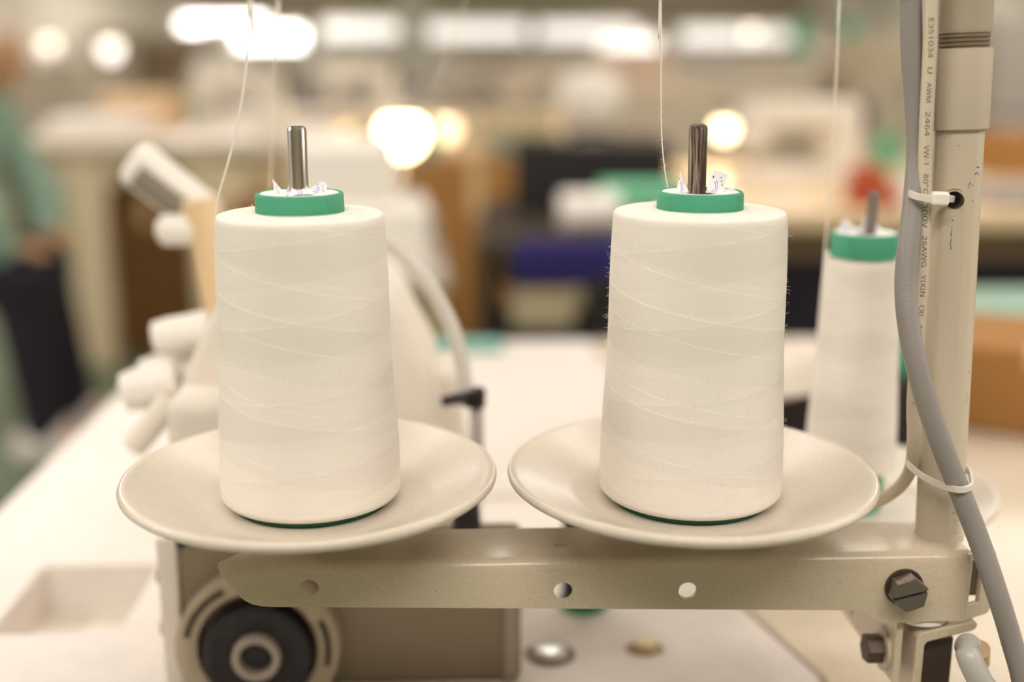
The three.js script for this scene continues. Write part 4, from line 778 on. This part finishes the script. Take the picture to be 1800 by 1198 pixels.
{ const t = thing('cone_shelf', 'tall khaki shelf holding two green cones at the top right', 'shelf', onFloor(1450, 6.35)); part('shelf_board', box(0.9, 0.03, 0.4, 0.003, 0, 1.045, 0), paleMetal, t); part('shelf_board', box(0.9, 0.03, 0.4, 0.003, 0, 0.55, 0), paleMetal, t); for (const s of [-1, 1]) part('shelf_side', box(0.03, 1.05, 0.4, 0.003, s * 0.44, 0.525, 0), paleMetal, t); }
cardboardBox('cardboard_box', 'brown carton on the peach table right of the pole coupling', onTop(1790, 2.85), 0.16, 0.10, 0.2, 0.1, M.cardboard);
clothStack('grey folded cloth right of the pole on the near edge of the peach table', onTop(1790, 2.25), 0.16, 0.16, 1, greyCloth, 0.03);
// far machines and tables filling the back of the hall
const farGroup = 'far rows of sewing stations';
[[400, 10.5], [620, 10.8], [860, 10.4], [1080, 10.2], [1260, 10.6], [1480, 9.4], [1702, 9.2]].forEach(([px, D], i) => {
  workTable(['cream table far back, below the far bright tube lights', 'cream table far back, just left of the white column', 'cream table far back, right of the white column', 'cream table far back, behind the white cover', 'cream table far back, left of the amber lamp', 'cream table far back, behind the two green cones', 'cream table far back, hidden by the pole'][i], onFloor(px, D), 0.88, 0.6, 0);
  headMachine(['pale machine far back, below the far bright tube lights', 'pale machine far back, just left of the white column', 'brown machine far back, right of the white column', 'pale machine far back, behind the white cover', 'grey machine far back, left of the amber lamp', 'brown machine far back, behind the two green cones', 'pale machine far back, hidden by the pole'][i], onTop(px, D), rr(-0.4, 0.4), 1, [M.machine, M.machine, khaki, M.machine, greyMetal, khaki, M.machine][i]);
});
cabinet('dark brown cupboard far back between the round lamps and the bright tubes', onFloor(310, 12.0), 0.5, 1.2, 0.5, brownWood);
cabinet('wide pale cupboard against the far wall at the left', onFloor(300, 16.5), 2.0, 1.45, 0.5, std(0xc9bfb2, 0.7));
// small teal cloth on the far edge of the near table
tag(part('teal_rag', box(0.075, 0.008, 0.03, 0.0038, 0, 0, 0, 4).translate(at(815, 603, 1.06).x, TOP + 0.004, -1.065), std(0x7fb5a8, 0.85), scene), 'small teal rag on the far edge of the near table, behind the white hose', 'cloth');

/* ---------------- the worker at the left edge ---------------- */
{
  const K = at(66, 520, 3.0), o = V(K.x, 0, -3.0);
  const t = thing('person', 'seated person in teal top, dark trousers and pale shoes at the left edge', 'person', o);
  const smin = (a, b, k) => { const h = Math.max(k - Math.abs(a - b), 0) / k; return Math.min(a, b) - h * h * k / 4; };
  function figure(name, bones, m, parent, lo, hi, cell, k = 0.03) {
    const S = Math.max(hi[0] - lo[0], hi[1] - lo[1], hi[2] - lo[2]) / 2, res = Math.ceil(2 * S / cell), c = [(lo[0] + hi[0]) / 2, (lo[1] + hi[1]) / 2, (lo[2] + hi[2]) / 2];
    const mc = new MarchingCubes(res, m, false, false, 400000); mc.isolation = 0;
    const half = res / 2;
    for (let z = 0; z < res; z++) for (let y = 0; y < res; y++) for (let x = 0; x < res; x++) {
      const p = [c[0] + (x - half) / half * S, c[1] + (y - half) / half * S, c[2] + (z - half) / half * S]; let d = 1e3;
      for (const [a, b, ra, rb] of bones) {
        const ab = [b[0] - a[0], b[1] - a[1], b[2] - a[2]], ap = [p[0] - a[0], p[1] - a[1], p[2] - a[2]], L = ab[0] ** 2 + ab[1] ** 2 + ab[2] ** 2 || 1e-9, u = Math.max(0, Math.min(1, (ap[0] * ab[0] + ap[1] * ab[1] + ap[2] * ab[2]) / L));
        const e = Math.hypot(ap[0] - ab[0] * u, ap[1] - ab[1] * u, ap[2] - ab[2] * u) - (ra + (rb - ra) * u); d = smin(d, e, k);
      }
      mc.field[z * res * res + y * res + x] = -d;
    }
    mc.update();
    const n = mc.count, g = new THREE.BufferGeometry();
    g.setAttribute('position', new THREE.BufferAttribute(mc.positionArray.slice(0, n * 3), 3)); 
    g.scale(S, S, S); g.translate(...c);
    const w = mergeVertices(g, 1e-5); w.computeVertexNormals();
    return part(name, w, m, parent);
  }
  const hip = (s) => [-0.42, 0.53, s * 0.09], knee = (s) => [0.0 + (s < 0 ? -0.03 : 0), 0.50, s * 0.11], ank = (s) => [0.035, 0.10, s * 0.11], heel = (s) => [0.0, 0.055, s * 0.11], toe = (s) => [0.2, 0.035, s * 0.115];
  const pel = [-0.42, 0.57, 0], chest = [-0.22, 0.80, 0], neck = [-0.115, 0.93, 0], sh = (s) => [-0.135, 0.885, s * 0.17], el = (s) => [-0.045, 0.67, s * 0.19], wr = (s) => [-0.02, 0.57, s * 0.14], palm = (s) => [0, 0.58, s * 0.10];
  const head = [-0.09, 1.055, 0], chin = [-0.035, 1.0, 0];
  const both = (f) => [f(-1), f(1)];
  const arms = both((s) => [sh(s), el(s), 0.047, 0.040]).concat(both((s) => [el(s), wr(s), 0.039, 0.027]));
  const legs = both((s) => [hip(s), knee(s), 0.078, 0.056]).concat(both((s) => [knee(s), ank(s), 0.054, 0.036]));
  const trunk = [[pel, chest, 0.115, 0.12], [[-0.42, 0.57, -0.07], [-0.42, 0.57, 0.07], 0.1, 0.1], [[-0.17, 0.86, -0.12], [-0.17, 0.86, 0.12], 0.065, 0.065], [chest, neck, 0.11, 0.05]];
  const grow = (bs, e) => bs.map(([a, b, ra, rb]) => [a, b, ra + e, rb + e]);
  const fingers = both((s) => s).flatMap((s) => [-0.025, -0.009, 0.008, 0.024].flatMap((dz, i) => { const a = [0.018, 0.578, s * 0.10 + dz], L = [0.032, 0.04, 0.038, 0.03][i], b = [0.018 + L, 0.572, s * 0.10 + dz * 1.1], e = [0.018 + L * 1.5, 0.556, s * 0.10 + dz * 1.1]; return [[a, b, 0.009, 0.0085], [b, e, 0.0085, 0.007]]; }).concat([[[0.0, 0.58, s * 0.075], [0.03, 0.575, s * 0.058], 0.011, 0.009]]));
  const body = figure('body', [...trunk, ...arms, ...legs, [neck, [-0.1, 0.99, 0], 0.05, 0.048], [[-0.105, 1.06, 0], [-0.065, 1.07, 0], 0.088, 0.085], [[-0.06, 1.02, 0], chin, 0.06, 0.04], [[0.012, 1.045, 0], [0.03, 1.03, 0], 0.012, 0.014], ...both((s) => [[-0.085, 1.06, s * 0.086], [-0.085, 1.035, s * 0.088], 0.014, 0.011]), ...both((s) => [wr(s), [0.008, 0.578, s * 0.10], 0.026, 0.022]), ...fingers, ...both((s) => [ank(s), toe(s), 0.034, 0.022])], M.skin, t, [-0.56, 0.0, -0.36], [0.3, 1.2, 0.36], 0.010, 0.014);
  figure('shirt', grow([...trunk, ...arms.slice(0, 2), ...both((s) => [el(s), [-0.026, 0.59, s * 0.15], 0.042, 0.036])], 0.014), M.teal, body, [-0.58, 0.38, -0.32], [0.12, 1.0, 0.32], 0.013, 0.03);
  figure('trousers', grow([...legs, [[-0.42, 0.55, -0.07], [-0.42, 0.55, 0.07], 0.115, 0.115]], 0.017), M.trousers, body, [-0.6, 0.05, -0.26], [0.12, 0.72, 0.26], 0.013, 0.03);
  for (const s of [-1, 1]) figure('shoe', [[heel(s), toe(s), 0.05, 0.036], [[-0.005, 0.05, s * 0.11], [0.06, 0.085, s * 0.11], 0.05, 0.045], [[0.0, 0.022, s * 0.11], [0.21, 0.022, s * 0.115], 0.03, 0.03]], M.shoe, body, [-0.08, -0.02, s * 0.11 - 0.1], [0.28, 0.18, s * 0.11 + 0.1], 0.01, 0.02);
  figure('head_cap', [[[-0.11, 1.085, 0], [-0.075, 1.095, 0], 0.094, 0.09]], M.cap, body, [-0.25, 1.02, -0.15], [0.07, 1.25, 0.15], 0.01, 0.02);
  for (const s of [-1, 1]) part('eye', new THREE.SphereGeometry(0.010, 16, 12).translate(0.002, 1.062, s * 0.031), M.whitePlastic, body);
  for (const s of [-1, 1]) part('iris', new THREE.SphereGeometry(0.005, 12, 8).translate(0.0085, 1.061, s * 0.032), M.black, body);
  part('mouth', box(0.008, 0.006, 0.042, 0.0028, 0.001, 1.0, 0), std(0x9c5a4a, 0.5), body);
  const st = thing('stool', 'wooden stool under the seated person at the left edge', 'stool', V(o.x - 0.43, 0, -3.0));
  part('seat', cylBetween(V(0, 0.405, 0), V(0, 0.435, 0), 0.16, 0.16, 32, 0.006), brownWood, st);
  for (const [a, b] of [[-1, -1], [1, -1], [-1, 1], [1, 1]]) part('leg', cylBetween(V(a * 0.13, 0, b * 0.13), V(a * 0.1, 0.41, b * 0.1), 0.016), brownWood, st);
  tag(part('lap_cloth', box(0.24, 0.02, 0.30, 0.009, o.x - 0.20, 0.630, -3.0, 4), std(0xb47a4c, 0.9), scene), 'tan cloth lying across the lap of the seated person', 'cloth');
}
renderer.render(scene, camera);
